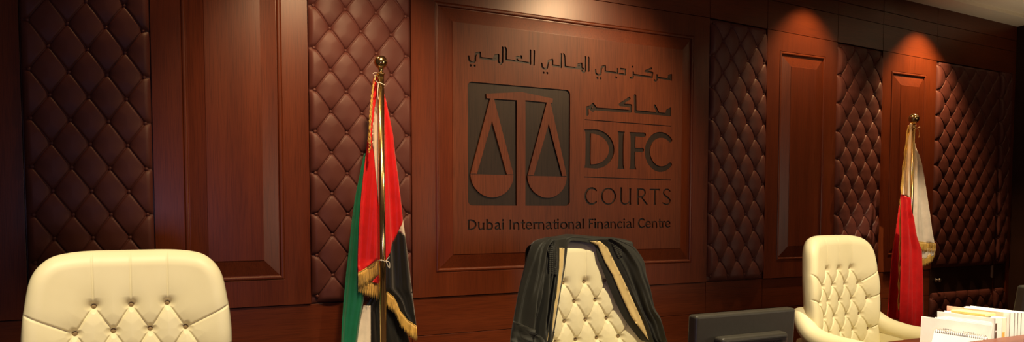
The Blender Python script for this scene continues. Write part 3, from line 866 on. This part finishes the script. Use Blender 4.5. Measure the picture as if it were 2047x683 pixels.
# gathered yokes: fine horizontal ribs
def ribs(base, dirv, per, amp):
    return lambda x, z: base(x, z)-.002-amp*np.abs(np.sin(PI*(x*dirv[0]+z*dirv[1])/per))
YL = axz([(1091, 484), (1111, 488), (1111, 520), (1110, 548), (1089, 546), (1092, 515)], YG)
YR = axz([(1243, 486), (1254, 490), (1262, 500), (1264, 512), (1254, 517), (1248, 502)], YGR)
ymL = lambda x, z: np.minimum(yLs(x, z), np.where(uLf(x, z) > -.1, yLf(x, z), 9))
ymR = lambda x, z: np.minimum(yRs(x, z), np.where(uRf(x, z) < 1.1, yRf(x, z), 9))
gp('pleated_yoke', YL, ribs(ymL, (0, 1), .0085, .0038), GOWN, .0026, .003, 'ribbed shoulder gathers')
gp('pleated_yoke', YR, ribs(ymR, (.35, 1), .0085, .0034), GOWN, .0026, .003, 'ribbed shoulder gathers')
# cuff that folds out at the bottom of the near sleeve
CU = axz([(1024, 640), (1036, 648), (1050, 652), (1058, 668), (1062, 690), (1060, 686), (1004, 686), (1012, 690), (1018, 665)], YG)
gp('cuff', CU, lambda x, z: yLs(x, z)-.012-.010*np.cos(90*x+20*z), GOWN)
# collar and back: over the top of the chair and down behind it
UPE = axz([(1084, 486), (1089, 481), (1100, 476.5), (1130, 473), (1143, 470), (1160, 471), (1180, 473), (1215, 475.5), (1240, 481), (1248, 484), (1253, 486.5)], CHY)
LWE = axz([(1082, 496), (1089, 491), (1100, 490), (1120, 495), (1140, 498), (1145, 487), (1151, 481), (1176, 483), (1199, 489), (1215, 494), (1236, 496), (1243, 497), (1248, 498)], YG)
zu = lambda x: np.interp(x, [p[0] for p in UPE], [p[1] for p in UPE]); zl = lambda x: np.interp(x, [p[0] for p in LWE], [p[1] for p in LWE])
def back_drape():
    X = np.linspace(UPE[0][0], UPE[-1][0], 90); V = []; rows = 34
    for x in X:
        top = max(float(zu(x)), float(np.interp(abs(x-CCX), [0, .10, .15, .195, .232, .262, .284, .298], [1.268, 1.268, 1.265, 1.259, 1.249, 1.227, 1.197, 1.157]))+.009); low = min(zl(x), top-.008); yf = CHY+.0; yb = CHY+.155
        f0 = float(chy(np.array(low), np.array(x)))-.020; dx_ = float(dish(x-CCX))
        path = [(f0, low), (f0+.004, (low+top)/2), (CHY-.012+dx_, top-.004), (CHY+.035+dx_, top+.003), (CHY+.09+dx_, top-.004), (yb-.01, top-.03), (yb+.006, top-.10), (yb+.012, .95), (yb+.022, .60)]
        c = crom(path, 6); c = [c[int(round(k*(len(c)-1)/(rows-1)))] for k in range(rows)]
        for k, (y, z) in enumerate(c):
            w = max(0, (k-18)/16); V.append((x+(x-CCX)*.03*w, y+.014*w*math.cos(x*42+z*3), z))
    F = [(i*rows+k, i*rows+k+1, (i+1)*rows+k+1, (i+1)*rows+k) for i in range(len(X)-1) for k in range(rows-1)]
    bm = bmesh.new(); me = mesh('back_panel', V, F); bm.from_mesh(me); bpy.data.meshes.remove(me)
    bmesh.ops.recalc_face_normals(bm, faces=bm.faces[:])
    o = from_bm('back_panel', bm, GOWN, gown, True, False); o.location = -gown.location
    md = o.modifiers.new('thickness', 'SOLIDIFY'); md.thickness = .004; md.offset = 0
back_drape()
bm = bmesh.new(); p_ = at(1101, 662, YG); yb_ = float(yLf(np.array(p_.x), np.array(p_.z)))
add_lathe(bm, [(.006, -.003), (.007, .0), (.005, .003), (0, .004)], 14)
bmesh.ops.rotate(bm, verts=bm.verts[:], cent=(0, 0, 0), matrix=Matrix.Rotation(PI/2, 3, 'X')); bmesh.ops.translate(bm, verts=bm.verts[:], vec=(p_.x, yb_-.007, p_.z))
o = from_bm('button', bm, PLASTICD, gown, True); o.location = -gown.location

# ------------------------------------------------------------------ flags
def fringe(name, hem, length, yf, parent, label=None, step=.0042, jag=.10):
    """hem: list of (x,z); strands hang straight down from it"""
    H = resample(hem, step, False); bm = bmesh.new()
    L = length if callable(length) else (lambda t: length)
    n = len(H)
    # heading braid
    top = [(x, float(yf(np.array(x), np.array(z)))-.004, z) for x, z in H]
    add_tube(bm, top, .0036, 6)
    for k, (x, z) in enumerate(H):
        l = L(k/max(1, n-1))*(1+jag*(random.random()-.5)*2)
        pts = []
        for q in range(5):
            zz = z-l*q/4; sw = .0022*math.sin(k*1.7+q*1.3)*q/4
            pts.append((x+sw, float(yf(np.array(x), np.array(z)))-.004+.002*math.sin(k*2.3)*q/4-.004*q/4, zz))
        add_tube(bm, pts, [.0021, .0023, .0022, .0021, .0014], 5)
    o = from_bm(name, bm, GOLD, parent, True); o.location = -parent.location; o['kind'] = 'stuff'
    if label: o['label'] = label
    return o
def flag_stand(label, px, ytop, Yp, r=.020, ball=.040):
    b = at(px, ytop, Yp); x = b.x; zt = b.z            # top of the ball
    t = thing('flag_stand', label, 'flag stand', (x, Yp, 0), 'brass flag stands')
    bm = bmesh.new(); add_lathe(bm, [(.16, 0), (.165, .012), (.15, .03), (.07, .05), (.035, .075), (.028, .11)], 40); from_bm('base', bm, BRASS, t, True)
    zb = zt-2*ball
    bm = bmesh.new(); add_lathe(bm, [(r, .10), (r, zb-.035)], 28); from_bm('pole', bm, BRASS, t, True)
    bm = bmesh.new()
    add_lathe(bm, [(r*1.02, zb-.037), (r*1.25, zb-.034), (r*1.25, zb-.028), (r*.8, zb-.024), (r*.62, zb-.012), (r*.8, zb-.004)]+
              [(ball*math.sin(a), zb+ball-ball*math.cos(a)) for a in np.linspace(.45, PI-.001, 22)], 36)
    from_bm('ball_finial', bm, BRASS, t, True)
    return t, x, zt
def fold_fn(poly_px, Y, base, amp, n, ph, slant=0.0):
    P = axz(poly_px, Y)
    xs = [p[0] for p in P]; zs = [p[1] for p in P]; zlo, zhi = min(zs), max(zs)
    Zs = np.linspace(zlo, zhi, 60); lo, hi = [], []
    R = np.array(resample(P, .004))
    for z in Zs:
        k = np.abs(R[:, 1]-z) < .012
        lo.append(R[k, 0].min() if k.any() else np.nan); hi.append(R[k, 0].max() if k.any() else np.nan)
    def f(x, z):
        a = np.interp(z, Zs, lo); b = np.interp(z, Zs, hi); w = np.maximum(b-a, .01); u = (x-a)/w
        s = np.clip(w/.10, .15, 1)*amp
        return base-s*(np.cos(2*PI*(n*u+ph+slant*(zhi-z)))+.4*np.cos(2*PI*(2.3*n*u+1.7*ph+.6*(zhi-z))))
    return f, P
def flag_piece(parent, name, poly_px, Y, base, amp, n, ph, mat, slant=0, step=.009, label=None):
    f, P = fold_fn(poly_px, Y, base, amp, n, ph, slant)
    o = cloth_patch(name, P, f, mat, parent, step, .0025); o.location = -parent.location
    if label: o['label'] = label
    return f
# --- near flag
PY = -.42
st1, x1_, zt1 = flag_stand('brass flag stand with ball finial left of the carved sign', 761, 110.5, PY, .0205, .0415)
FY = -.35
fl = thing('flag', 'red, green, white and black flag with gold fringe hanging left of the sign', 'flag', (x1_, FY, .5))
fp = lambda name, poly, base, amp, n, ph, mat, slant=0, label=None: flag_piece(fl, name, poly, FY, base, amp, n, ph, mat, slant, .009, label)
fp('green_stripe', [(731, 306), (722, 350), (712, 400), (705, 450), (700, 500), (695, 540), (690, 590), (686, 640), (684, 690), (683, 745), (712, 745), (717, 690), (724, 640), (731, 600), (732, 560), (728, 500), (730, 420), (736, 330), (736, 306)], -.315, .012, 1.2, .1, GREEN)
fp('white_stripe', [(710, 745), (715, 690), (722, 655), (731, 612), (745, 612), (745, 745)], -.305, .006, 1, .2, WHITE)
fp('black_stripe', [(731, 745), (731, 620), (748, 594), (756, 560), (776, 560), (800, 620), (826, 690), (832, 745)], -.295, .010, 2.5, .3, BLACKF, .4)
red_l = [(755, 150), (747, 152), (743, 200), (738, 250), (733, 300), (727, 350), (722, 400), (719, 450), (717, 500), (716, 545), (735, 533), (757, 520), (766, 516), (766, 400), (764, 250), (762, 150)]
f_rl = fp('red_stripe', red_l, -.352, .016, 1.15, .35, RED)
wp = [(754.5, 175), (759, 175), (762, 300), (762, 405), (756, 410), (752.5, 380), (748.5, 335), (744, 292), (744, 265), (748, 220)]
P = axz(wp, FY); o = cloth_patch('white_stripe', P, lambda x, z: f_rl(x, z)-.006, WHITE, fl, .007, .002); o.location = -fl.location
red_r = [(766, 178), (772, 200), (779, 235), (786, 270), (790, 310), (797, 360), (802, 400), (806, 437), (797, 461), (789, 482), (780, 502), (772, 519), (764, 530), (758, 500), (758, 350), (758, 178)]
whole_r = [(758, 178), (766, 178), (772, 200), (779, 235), (786, 270), (790, 310), (797, 360), (802, 400), (806, 437), (812, 476), (818, 525), (822, 557), (827, 600), (833, 652), (815, 640), (800, 622), (794, 606), (787, 594), (774, 584), (760, 576)]
f_r, _ = fold_fn(whole_r, FY, -.345, .016, 1.7, .55, 0)
def rp(name, poly):
    o = cloth_patch(name, axz(poly, FY), f_r, {'red_stripe': RED, 'white_stripe': WHITE, 'black_stripe': BLACKF}[name], fl, .009, .0025); o.location = -fl.location
rp('red_stripe', red_r)
rp('white_stripe', [(806, 437), (812, 476), (797, 461)])
rp('black_stripe', [(797, 461), (812, 476), (814, 490), (818, 525), (822, 557), (827, 600), (833, 652), (815, 640), (800, 622), (794, 606), (787, 594), (774, 584), (762, 578), (764, 530), (772, 519), (780, 502), (789, 482)])
fringe('fringe', axz([(716, 545), (735, 533), (757, 520)], FY), .105, lambda x, z: f_rl(x, z), fl)
fringe('fringe', axz([(717.5, 566), (735, 566), (758, 563)], FY), lambda t: .055+.065*t, lambda x, z: np.array(-.338), fl)
o = cloth_patch('red_stripe', axz([(744, 562), (757, 549), (757, 566), (749, 566)], FY), lambda x, z: -.352+0*x, RED, fl, .008, .002); o.location = -fl.location
fringe('fringe', axz([(773, 583), (787, 594), (794, 606), (800, 622), (815, 640), (833, 652)], FY), .095, lambda x, z: f_r(x, z), fl)
# gold tassel cord hung on the pole and the ribbon ties
cord = thing('tassel_cord', 'gold twisted cord hanging at the top of the flag pole left of the sign', 'cord', (x1_, PY, zt1-.3))
for k in range(5):
    base_ = [(751, 153), (748, 158-k), (745-k*.8, 185), (741-k*.6+(k % 2)*2, 215), (738.5-k*.5+(k % 2)*2.2, 240+6*(k % 3)), (737+(k % 3), 262+8*((k*2) % 5)), (735.5+(k % 2), 285+7*((k*3) % 4))]
    c = crom([(x, y) for x, y in base_], 10)
    pts = []
    for i, (x, y) in enumerate(c):
        p = at(x, y, -.40); pts.append((p.x+.0025*math.cos(i*1.9+k), -.405-.008*k*.6+.0025*math.sin(i*1.9+k), p.z))
    o = tube('strand', pts, .0036, GOLD, cord, 6); o.location = -cord.location
def loop_tie(name, parent, Yc, x, z, r, mat, extra):
    bm = bmesh.new()
    add_tube(bm, [(x+r*math.cos(2*PI*k/24), Yc+r*math.sin(2*PI*k/24), z+.006*math.sin(2*PI*k/24*2)) for k in range(24)], .0028, 6, True)
    for e in extra: add_tube(bm, [tuple(q) for q in crom(e, 6)], .0024, 6)
    return from_bm(name, bm, mat, parent, True)
tz = at(766, 521, PY-.02).z
o = loop_tie('ribbon_tie', None, PY, x1_, tz, .0235, TIE,
             [[(x1_+.012, PY-.024, tz), (x1_+.030, PY-.030, tz+.02), (x1_+.034, PY-.03, tz+.028)], [(x1_+.012, PY-.024, tz), (x1_+.034, PY-.03, tz-.01), (x1_+.036, PY-.03, tz-.045), (x1_+.026, PY-.03, tz-.035), (x1_+.014, PY-.026, tz)],
              [(x1_-.012, PY-.024, tz), (x1_-.028, PY-.03, tz+.006)]])
tag(o, 'thin white ribbon knotted round the lower part of the left flag pole', 'ribbon')
tz = at(755, 157, PY-.02).z
o = loop_tie('ribbon_tie', None, PY, x1_, tz-.03, .0235, TIE, [[(x1_-.02, PY-.012, tz-.03), (x1_-.04, PY-.02, tz-.01), (x1_-.05, PY-.03, tz+.02)], [(x1_-.02, PY-.012, tz-.03), (x1_-.028, PY-.02, tz-.09), (x1_-.022, PY-.02, tz-.13)],
              [(x1_-.03, PY-.02, tz+.035), (x1_-.05, PY-.03, tz+.032), (x1_-.06, PY-.03, tz+.025)]])
tag(o, 'thin white ribbon tied just under the ball finial of the left flag pole', 'ribbon')
# --- far flag
PY2 = -.46
st2, x2_, zt2 = flag_stand('brass flag stand with ball finial near the dark door at right', 1827, 227, PY2, .0155, .046)
fl2 = thing('flag', 'white and dark red flag with gold fringe near the dark door at right', 'flag', (x2_, FY, .5))
fq = lambda name, poly, base, amp, n, ph, mat, slant=0: flag_piece(fl2, name, poly, base, base, amp, n, ph, mat, slant, .010)
f_lw = fq('white_band', [(1820, 246), (1816, 262), (1811, 310), (1805, 365), (1803, 388), (1822, 396), (1829, 398), (1829, 300), (1826, 246)], -.385, .010, 1.2, .4, WHITE)
f_mr = fq('red_field', [(1803, 388), (1818, 395), (1821, 425), (1825, 436), (1830, 470), (1839, 500), (1840, 560), (1841, 660), (1842, 690), (1803, 690), (1804, 600), (1804, 480)], -.522, .020, 1.6, .45, RED)
f_ml = fq('red_field', [(1802, 398), (1796, 420), (1789, 465), (1783, 504), (1776, 578), (1770, 637), (1800, 640), (1802, 560), (1804, 480)], -.345, .016, 1.2, .1, RED)
wr = [(1829.5, 286), (1836, 310), (1843, 345), (1850, 385), (1857, 425), (1862, 460), (1866.5, 486), (1845, 484), (1823, 481), (1822, 430), (1824, 350)]
f_wr = fq('white_band', wr, -.388, .016, 1.3, .6, WHITE, .05)
o = cloth_patch('white_band', axz([(1836, 495), (1868, 497), (1862, 509), (1839, 518)], FY), lambda x, z: -.375+.006*np.cos(60*x), WHITE, fl2, .009, .0025); o.location = -fl2.location
fringe('fringe', axz([(1823, 481), (1845, 484), (1867, 486.5)], -.388), .085, f_wr, fl2, None, .0055)
fringe('fringe', axz([(1839, 517), (1852, 513), (1862, 507), (1868, 494)], -.37), .075, lambda x, z: np.array(-.37), fl2, None, .0055)
fringe('fringe', axz([(1770, 636), (1800, 639)], FY), .085, f_ml, fl2, None, .0055)
EP = crom(axz([(1817, 251), (1811, 300), (1804.5, 360), (1801.5, 420), (1800, 500), (1798.5, 560), (1797.5, 620)], -.41), 12)
bm = bmesh.new(); n_ = len(EP)
for q in range(3): add_tube(bm, [(p[0]+(.009*q-.011)+.002*math.sin(k*1.3+q), -.41-.004*math.sin(k*.9+q*2), p[1]) for k, p in enumerate(EP)], .0065, 7)
o = from_bm('fringe', bm, GOLD, fl2, True); o.location = -fl2.location; o['label'] = 'gold braid running down the flag edge'
p_ = at(1832, 256, PY2-.03)
o = loop_tie('ribbon_tie', None, PY2, x2_, p_.z, .0225, FACING, [[(x2_+.012, PY2-.026, p_.z), (x2_+.04, PY2-.03, p_.z+.012), (x2_+.055, PY2-.03, p_.z+.004)], [(x2_+.012, PY2-.026, p_.z), (x2_+.035, PY2-.035, p_.z-.03), (x2_+.03, PY2-.035, p_.z-.085)],
              [(x2_+.0, PY2-.026, p_.z), (x2_-.02, PY2-.03, p_.z+.02), (x2_-.0, PY2-.03, p_.z+.03)]])
tag(o, 'thin cream ribbon knotted under the ball of the right flag pole', 'ribbon')

# ------------------------------------------------------------------ judges' bench
BX0, BX1 = -1.6, 8.3
DZ = .76
bench = thing('judges_bench', 'long mahogany bench with raised front ledge, papers and monitors on it', 'bench', (3, -3.0, 0))
def bp(o): o.location = -bench.location; return o
bp(box('desk_top', BX0, BX1, -3.335, -2.59, DZ-.04, DZ, WOODH, bench, .006))
bp(box('front_panel', BX0, BX1, -3.425, -3.335, .0, .885, WOODH, bench, .004))
bp(box('ledge', BX0, BX1, -3.445, -3.325, .885, .9185, WOODH, bench, .006, 3))
for x in (BX0+.02, .9, 2.75, 4.6, 6.4, BX1-.06): bp(box('support_panel', x, x+.04, -3.335, -2.72, 0, DZ-.04, WOODV, bench, .003))

# ------------------------------------------------------------------ monitors
DZ += .001
def monitor(label, x0, x1, Y, ztop, tilt):
    t = thing('monitor', label, 'monitor', ((x0+x1)/2, Y, DZ), 'monitors on the bench')
    w = (x1-x0)/2; h1 = ztop-DZ; h0 = .035
    def place(o): o.matrix_parent_inverse = Matrix.Identity(4); return o
    rot = Matrix.Rotation(math.radians(tilt), 4, 'X')
    piv = Vector((0, 0, h0))
    M = Matrix.Translation(piv) @ rot @ Matrix.Translation(-piv)
    bm = bmesh.new(); add_box(bm, -w, w, -.022, .022, h0, h1, .011, 4)
    # shallow dished rim on the back
    bmesh.ops.transform(bm, verts=bm.verts[:], matrix=M); from_bm('back_shell', bm, PLASTIC, t, True).data.shade_smooth() if False else from_bm('back_shell', bm, PLASTIC, t)
    bm = bmesh.new(); add_box(bm, -w+.012, w-.012, .0215, .0235, h0+.018, h1-.014); bmesh.ops.transform(bm, verts=bm.verts[:], matrix=M); from_bm('screen', bm, PLASTICD, t)
    bm = bmesh.new(); add_box(bm, -w*.66, w*.66, -.068, -.02, h0+.045, h1-.075, .013, 4); bmesh.ops.transform(bm, verts=bm.verts[:], matrix=M); hs = from_bm('rear_housing', bm, PLASTIC, t)
    bm = bmesh.new()
    for k in range(18): add_box(bm, w*.10+k*.0058, w*.10+k*.0058+.003, -.0695, -.0675, h1-.145, h1-.10)
    bmesh.ops.transform(bm, verts=bm.verts[:], matrix=M); v_ = from_bm('vent_slots', bm, PLASTICD, hs); v_['kind'] = 'stuff'
    bm = bmesh.new(); add_box(bm, -w*.62, w*.62, -.0705, -.067, h1-.094, h1-.091); bmesh.ops.transform(bm, verts=bm.verts[:], matrix=M); from_bm('seam', bm, PLASTICD, hs)
    bm = bmesh.new(); add_box(bm, -.035, .035, -.05, -.02, .010, h0+.06, .006); from_bm('neck', bm, PLASTICD, t)
    bm = bmesh.new(); add_lathe(bm, [(.11, 0), (.112, .006), (.10, .012), (0, .016)], 36); bmesh.ops.scale(bm, vec=(1, .75, 1), verts=bm.verts[:]); from_bm('foot', bm, PLASTICD, t, True)
    return t
pa, pb = at(1379, 628, -3.0), at(1578, 613, -3.0)
monitor('dark monitor seen from behind, between the middle and right cream chairs', pa.x, pb.x, -3.0, (pa.z+pb.z)/2, 2.5)
pc = at(2024, 620, -3.0); pd = at(2031, 570, -3.0)
monitor('dark monitor cut by the right frame edge, behind the row of files', pc.x, pc.x+.47, -3.0, pd.z+.004, 8)

# ------------------------------------------------------------------ papers, files and calendar on the bench
def sheet_text(parent, x, y0, y1, z0, z1, lines, mat=INK):
    bm = bmesh.new()
    for (a, b, z, h) in lines:
        # short words
        y = y0+(y1-y0)*a; ye = y0+(y1-y0)*b
        while y < ye:
            w = .004+random.random()*.010
            add_box(bm, x-.0006, x-.0001, y, min(y+w, ye), z0+(z1-z0)*z, z0+(z1-z0)*z+h); y += w+.003
    o = from_bm('printed_text', bm, mat, parent); o.location = -parent.location; o['kind'] = 'stuff'
    return o
YN, YF = -3.285, -2.995
def file_box(name, label, cat, x0, x1, y0, y1, ztop, mat, pages=True, group='standing files and papers on the bench'):
    t = thing(name, label, cat, ((x0+x1)/2, (y0+y1)/2, DZ), group)
    def L(o): o.location = -t.location; return o
    if pages:
        c = .0022
        bm = bmesh.new(); add_box(bm, x0, x0+c, y0, y1, DZ, ztop, .0006); add_box(bm, x1-c, x1, y0, y1, DZ, ztop, .0006); add_box(bm, x0, x1, y0, y0+c, DZ, ztop, .0006)
        bmesh.ops.recalc_face_normals(bm, faces=bm.faces[:]); L(from_bm('cover', bm, mat, t))
        L(box('pages', x0+c, x1-c, y0+c, y1-.004, DZ+.003, ztop-.005, PAPER, t))
    return t, L
# leaning printed sheet in front
t = thing('document', 'printed white sheet standing on edge at the front of the files', 'document', (2.97, -3.14, DZ))
def lean_quad(x, y0, y1, ztop, th, lean, slope=0):
    bm = bmesh.new()
    v = [(x-lean, y0, DZ), (x-lean, y1, DZ), (x, y1, ztop+slope), (x, y0, ztop)]
    a = [bm.verts.new(p) for p in v]; b = [bm.verts.new((p[0]+th, p[1], p[2])) for p in v]
    bm.faces.new(a); bm.faces.new(b[::-1])
    for k in range(4): bm.faces.new((a[k], b[k], b[(k+1) % 4], a[(k+1) % 4]))
    return bm
o = from_bm('sheet', lean_quad(2.968, YN, YF, .957, .003, .012), PAPER, t); o.location = -t.location
sheet_text(t, 2.9665, YF-.005, YN+.01, DZ, .957, [])if False else None
bm = bmesh.new()
for (a, b, zc_, n_) in ((.34, .46, .80, 4), (.36, .64, .66, 1), (.62, .76, .80, 4), (.84, .90, .70, 2)):
    for k in range(n_+1):
        y = YF+(YN-YF)*a
        while y > YF+(YN-YF)*b:
            w = .002+random.random()*.003; fz = zc_-.05*k; z = DZ+(.957-DZ)*fz; x = 2.968-.012*(1-fz)
            add_box(bm, x-.0008, x-.0001, y-w, y, z, z+.0028); y -= w+.0025
o = from_bm('printed_text', bm, INK, t); o.location = -t.location; o['kind'] = 'stuff'
# loose stack just behind it
t = thing('paper_stack', 'loose white papers standing just behind the printed sheet', 'papers', (2.98, -3.14, DZ))
bm = bmesh.new()
for k in range(4): add_box(bm, 2.9735+k*.0028, 2.9755+k*.0028, YN+.004*k, YF-.055-.012*k, DZ, .960+.003*k)
o = from_bm('sheets', bm, PAPER, t); o.location = -t.location
# white file with brown squares on its spine
t, L = file_box('file_folder', 'white file with a column of brown squares on its spine', 'file', 2.988, 3.036, YN, -3.10+.05, .984, PAPER)
bm = bmesh.new()
for k in range(4): add_box(bm, 2.9905, 3.000, YN-.0008, YN, .835+k*.034, .835+k*.034+.027)
L(from_bm('spine_label', bm, BROWN, t))
t, L = file_box('file_folder', 'cream file with an orange tag, right of the file with brown squares', 'file', 3.038, 3.072, YN+.004, -3.05, .982, PAPERC)
L(box('tag', 3.044, 3.060, YN+.0032, YN+.004, .90, .925, ORANGE, t)); L(box('tag', 3.047, 3.067, YN+.0032, YN+.004, .86, .876, ORANGE, t))
o = box('notepad', 2.992, 3.060, -3.245, -3.105, .9845, .9955, YEL, None, .002); tag(o, 'yellow pad lying flat on top of the standing files', 'notepad')
o = box('index_card', 3.074, 3.0765, YN+.02, -3.035, DZ, 1.000, PINK, None, .0005); tag(o, 'salmon pink card divider sticking up behind the yellow pad', 'card')
o = box('index_card', 3.0785, 3.082, YN+.02, -3.06, DZ, .998, PAPERC, None, .0005); tag(o, 'cream card divider beside the salmon pink one', 'card')
xs_ = 3.086
for w, top, yb, lab in ((.030, 1.000, -3.10, 'first plain white file right of the card dividers'), (.020, .998, -3.08, 'thin white file, second right of the card dividers'),
                        (.022, .997, -3.07, 'thin white file, third right of the card dividers'), (.034, .996, -3.06, 'thick white file at the right end of the row')):
    file_box('file_folder', lab, 'file', xs_, xs_+w, YN, yb, top, PAPER); xs_ += w+.002
# spiral desk calendar
t = thing('desk_calendar', 'white spiral-bound tent calendar in front of the printed sheet', 'calendar', (2.89, -3.21, DZ))
ya, yb = -3.312, -3.105; zt = .920; xt = 2.895
for nm, xo, mt in (('front_leaf', -.058, PAPER), ('back_leaf', .058, PAPER)):
    bm = bmesh.new(); v = [(xt+xo, ya, DZ+.001), (xt+xo, yb, DZ+.001), (xt+math.copysign(.004, xo), yb, zt), (xt+math.copysign(.004, xo), ya, zt)]
    a = [bm.verts.new(p) for p in v]; b = [bm.verts.new((p[0]-math.copysign(.003, xo), p[1], p[2])) for p in v]
    bm.faces.new(a); bm.faces.new(b[::-1])
    for k in range(4): bm.faces.new((a[k], b[k], b[(k+1) % 4], a[(k+1) % 4]))
    o = from_bm(nm, bm, mt, t); o.location = -t.location
bm = bmesh.new(); n_ = 26
for k in range(n_):
    y = ya+.008+(yb-ya-.016)*k/(n_-1)
    add_tube(bm, [(xt+.0075*math.cos(q), y, zt-.001+.0075*math.sin(q)) for q in np.linspace(0, 2*PI, 12, endpoint=False)], .0011, 5, True)
o = from_bm('wire_binding', bm, STEEL, t, True); o.location = -t.location; o['kind'] = 'stuff'
bm = bmesh.new()
for k in range(n_):
    y = ya+.008+(yb-ya-.016)*k/(n_-1); f = .95; add_box(bm, xt-.004-(.054)*(1-f)-.0008, xt-.004-(.054)*(1-f)+.001, y-.0018, y+.0018, DZ+(zt-DZ)*f, DZ+(zt-DZ)*f+.004)
o = from_bm('punch_holes', bm, INK, t); o.location = -t.location; o['kind'] = 'stuff'

# ------------------------------------------------------------------ lights
WARM = (1.0, .64, .33)
def spot(name, loc, target, energy, angle, blend, col=WARM, rad=.03):
    l = bpy.data.lights.new(name, 'SPOT'); l.energy = energy; l.spot_size = math.radians(angle); l.spot_blend = blend; l.color = col; l.shadow_soft_size = rad
    o = bpy.data.objects.new(name, l); COL.objects.link(o); o.location = loc
    d = Vector(target)-Vector(loc); o.rotation_euler = d.to_track_quat('-Z', 'Y').to_euler(); return o
def downlight(x, y, label):
    z = ZC(x)+.034
    t = thing('downlight', label, 'ceiling light', (x, y, z), 'recessed downlights')
    bm = bmesh.new(); add_lathe(bm, [(.074, -.006), (.092, -.006), (.094, -.001), (.076, .0), (.074, -.006)], 40, (0, 0, 0), False); from_bm('trim_ring', bm, STEEL, t, True)
    bm = bmesh.new(); R = []
    for r, zz in ((.075, -.001), (.070, .10), (.045, .15)): R.append([bm.verts.new((r*math.cos(2*PI*k/32), r*math.sin(2*PI*k/32), zz)) for k in range(32)])
    for a, b in zip(R, R[1:]):
        for k in range(32): bm.faces.new((a[k], a[(k+1) % 32], b[(k+1) % 32], b[k]))
    bm.faces.new(R[-1]); from_bm('reflector', bm, STEEL, t, True)
    return z
EN = {.60: 50, 3.12: 38, 5.58: 140, 7.20: 300}
for x, w in zip(LIGHTX, ('recessed downlight above the plain wood panel at left', 'recessed downlight above the carved sign panel', 'recessed downlight above the narrow wood panel right of the sign', 'recessed downlight in the ceiling above the white and red flag')):
    z = downlight(x, LIGHTY, w)
    spot('wall_spot', (x, LIGHTY, z+.06), (x, LIGHTY+.10, 0), EN[x], 88, .75, (1.0, .57, .25))
# spots in the room ceiling over the bench and in front of the wall, plus added fills for papers and flag
for x in (0.15, 2.0, 3.45): spot('bench_spot', (x, -3.75, 3.5), (x, -2.3, .95), 470, 58, .7, (1.0, .83, .52), .05)
spot('bench_spot', (2.45, -4.1, 3.5), (3.05, -3.2, .9), 1150, 22, .6, (1.0, .80, .56), .05)  # narrow extra spot added to brighten the papers and files
spot('wall_wash', (1.25, -1.7, 3.5), (1.3, 0, 1.6), 285, 70, .9, WARM, .06)
spot('wall_wash', (3.9, -1.8, 3.5), (3.0, 0, 1.8), 290, 70, .9, WARM, .06)
spot('flag_fill', (5.7, -3.0, 3.45), (6.56, -.45, 1.10), 400, 22, .7, (1.0, .78, .5), .05)  # added narrow beam that brightens the far flag's cloth
spot('wall_wash', (6.0, -2.2, 3.45), (5.6, 0, 1.7), 34, 70, .9, WARM, .06)
def area(name, loc, target, sx, sy, energy, col, spread=180):
    l = bpy.data.lights.new(name, 'AREA'); l.shape = 'RECTANGLE'; l.size = sx; l.size_y = sy; l.energy = energy; l.color = col
    o = bpy.data.objects.new(name, l); COL.objects.link(o); o.location = loc
    o.rotation_euler = (Vector(target)-Vector(loc)).to_track_quat('-Z', 'Y').to_euler(); l.spread = math.radians(spread); return o
area('cool_fill', (.12, -5.25, 1.15), (.5, 0, 1.4), .42, .26, 9, (.66, .58, 1.0))  # unseen bluish lamp added behind the camera to tint the left panels
area('ceiling_fill', (8.6, -2.5, .4), (8.4, -1.7, 3.5), 1.2, 1.0, 13, (1.0, .80, .55), 55)  # added fill that brightens the ceiling at right, standing for floor bounce
area('sheen_fill', (7.6, -9.0, 1.5), (2.7, 0, 1.5), .8, .6, 6, (1.0, .80, .58), 50)  # unseen warm lamp added for the sheen low on the carved sign
wld = bpy.data.worlds.new('world'); sc.world = wld; wld.use_nodes = True
wld.node_tree.nodes['Background'].inputs[0].default_value = (1.0, .62, .38, 1); wld.node_tree.nodes['Background'].inputs[1].default_value = .042

sc.view_settings.view_transform = 'Standard'; sc.view_settings.look = 'None'
sc.view_settings.exposure = 0.0; sc.view_settings.gamma = 1.0
try: sc.view_settings.use_curve_mapping = False
except Exception: pass
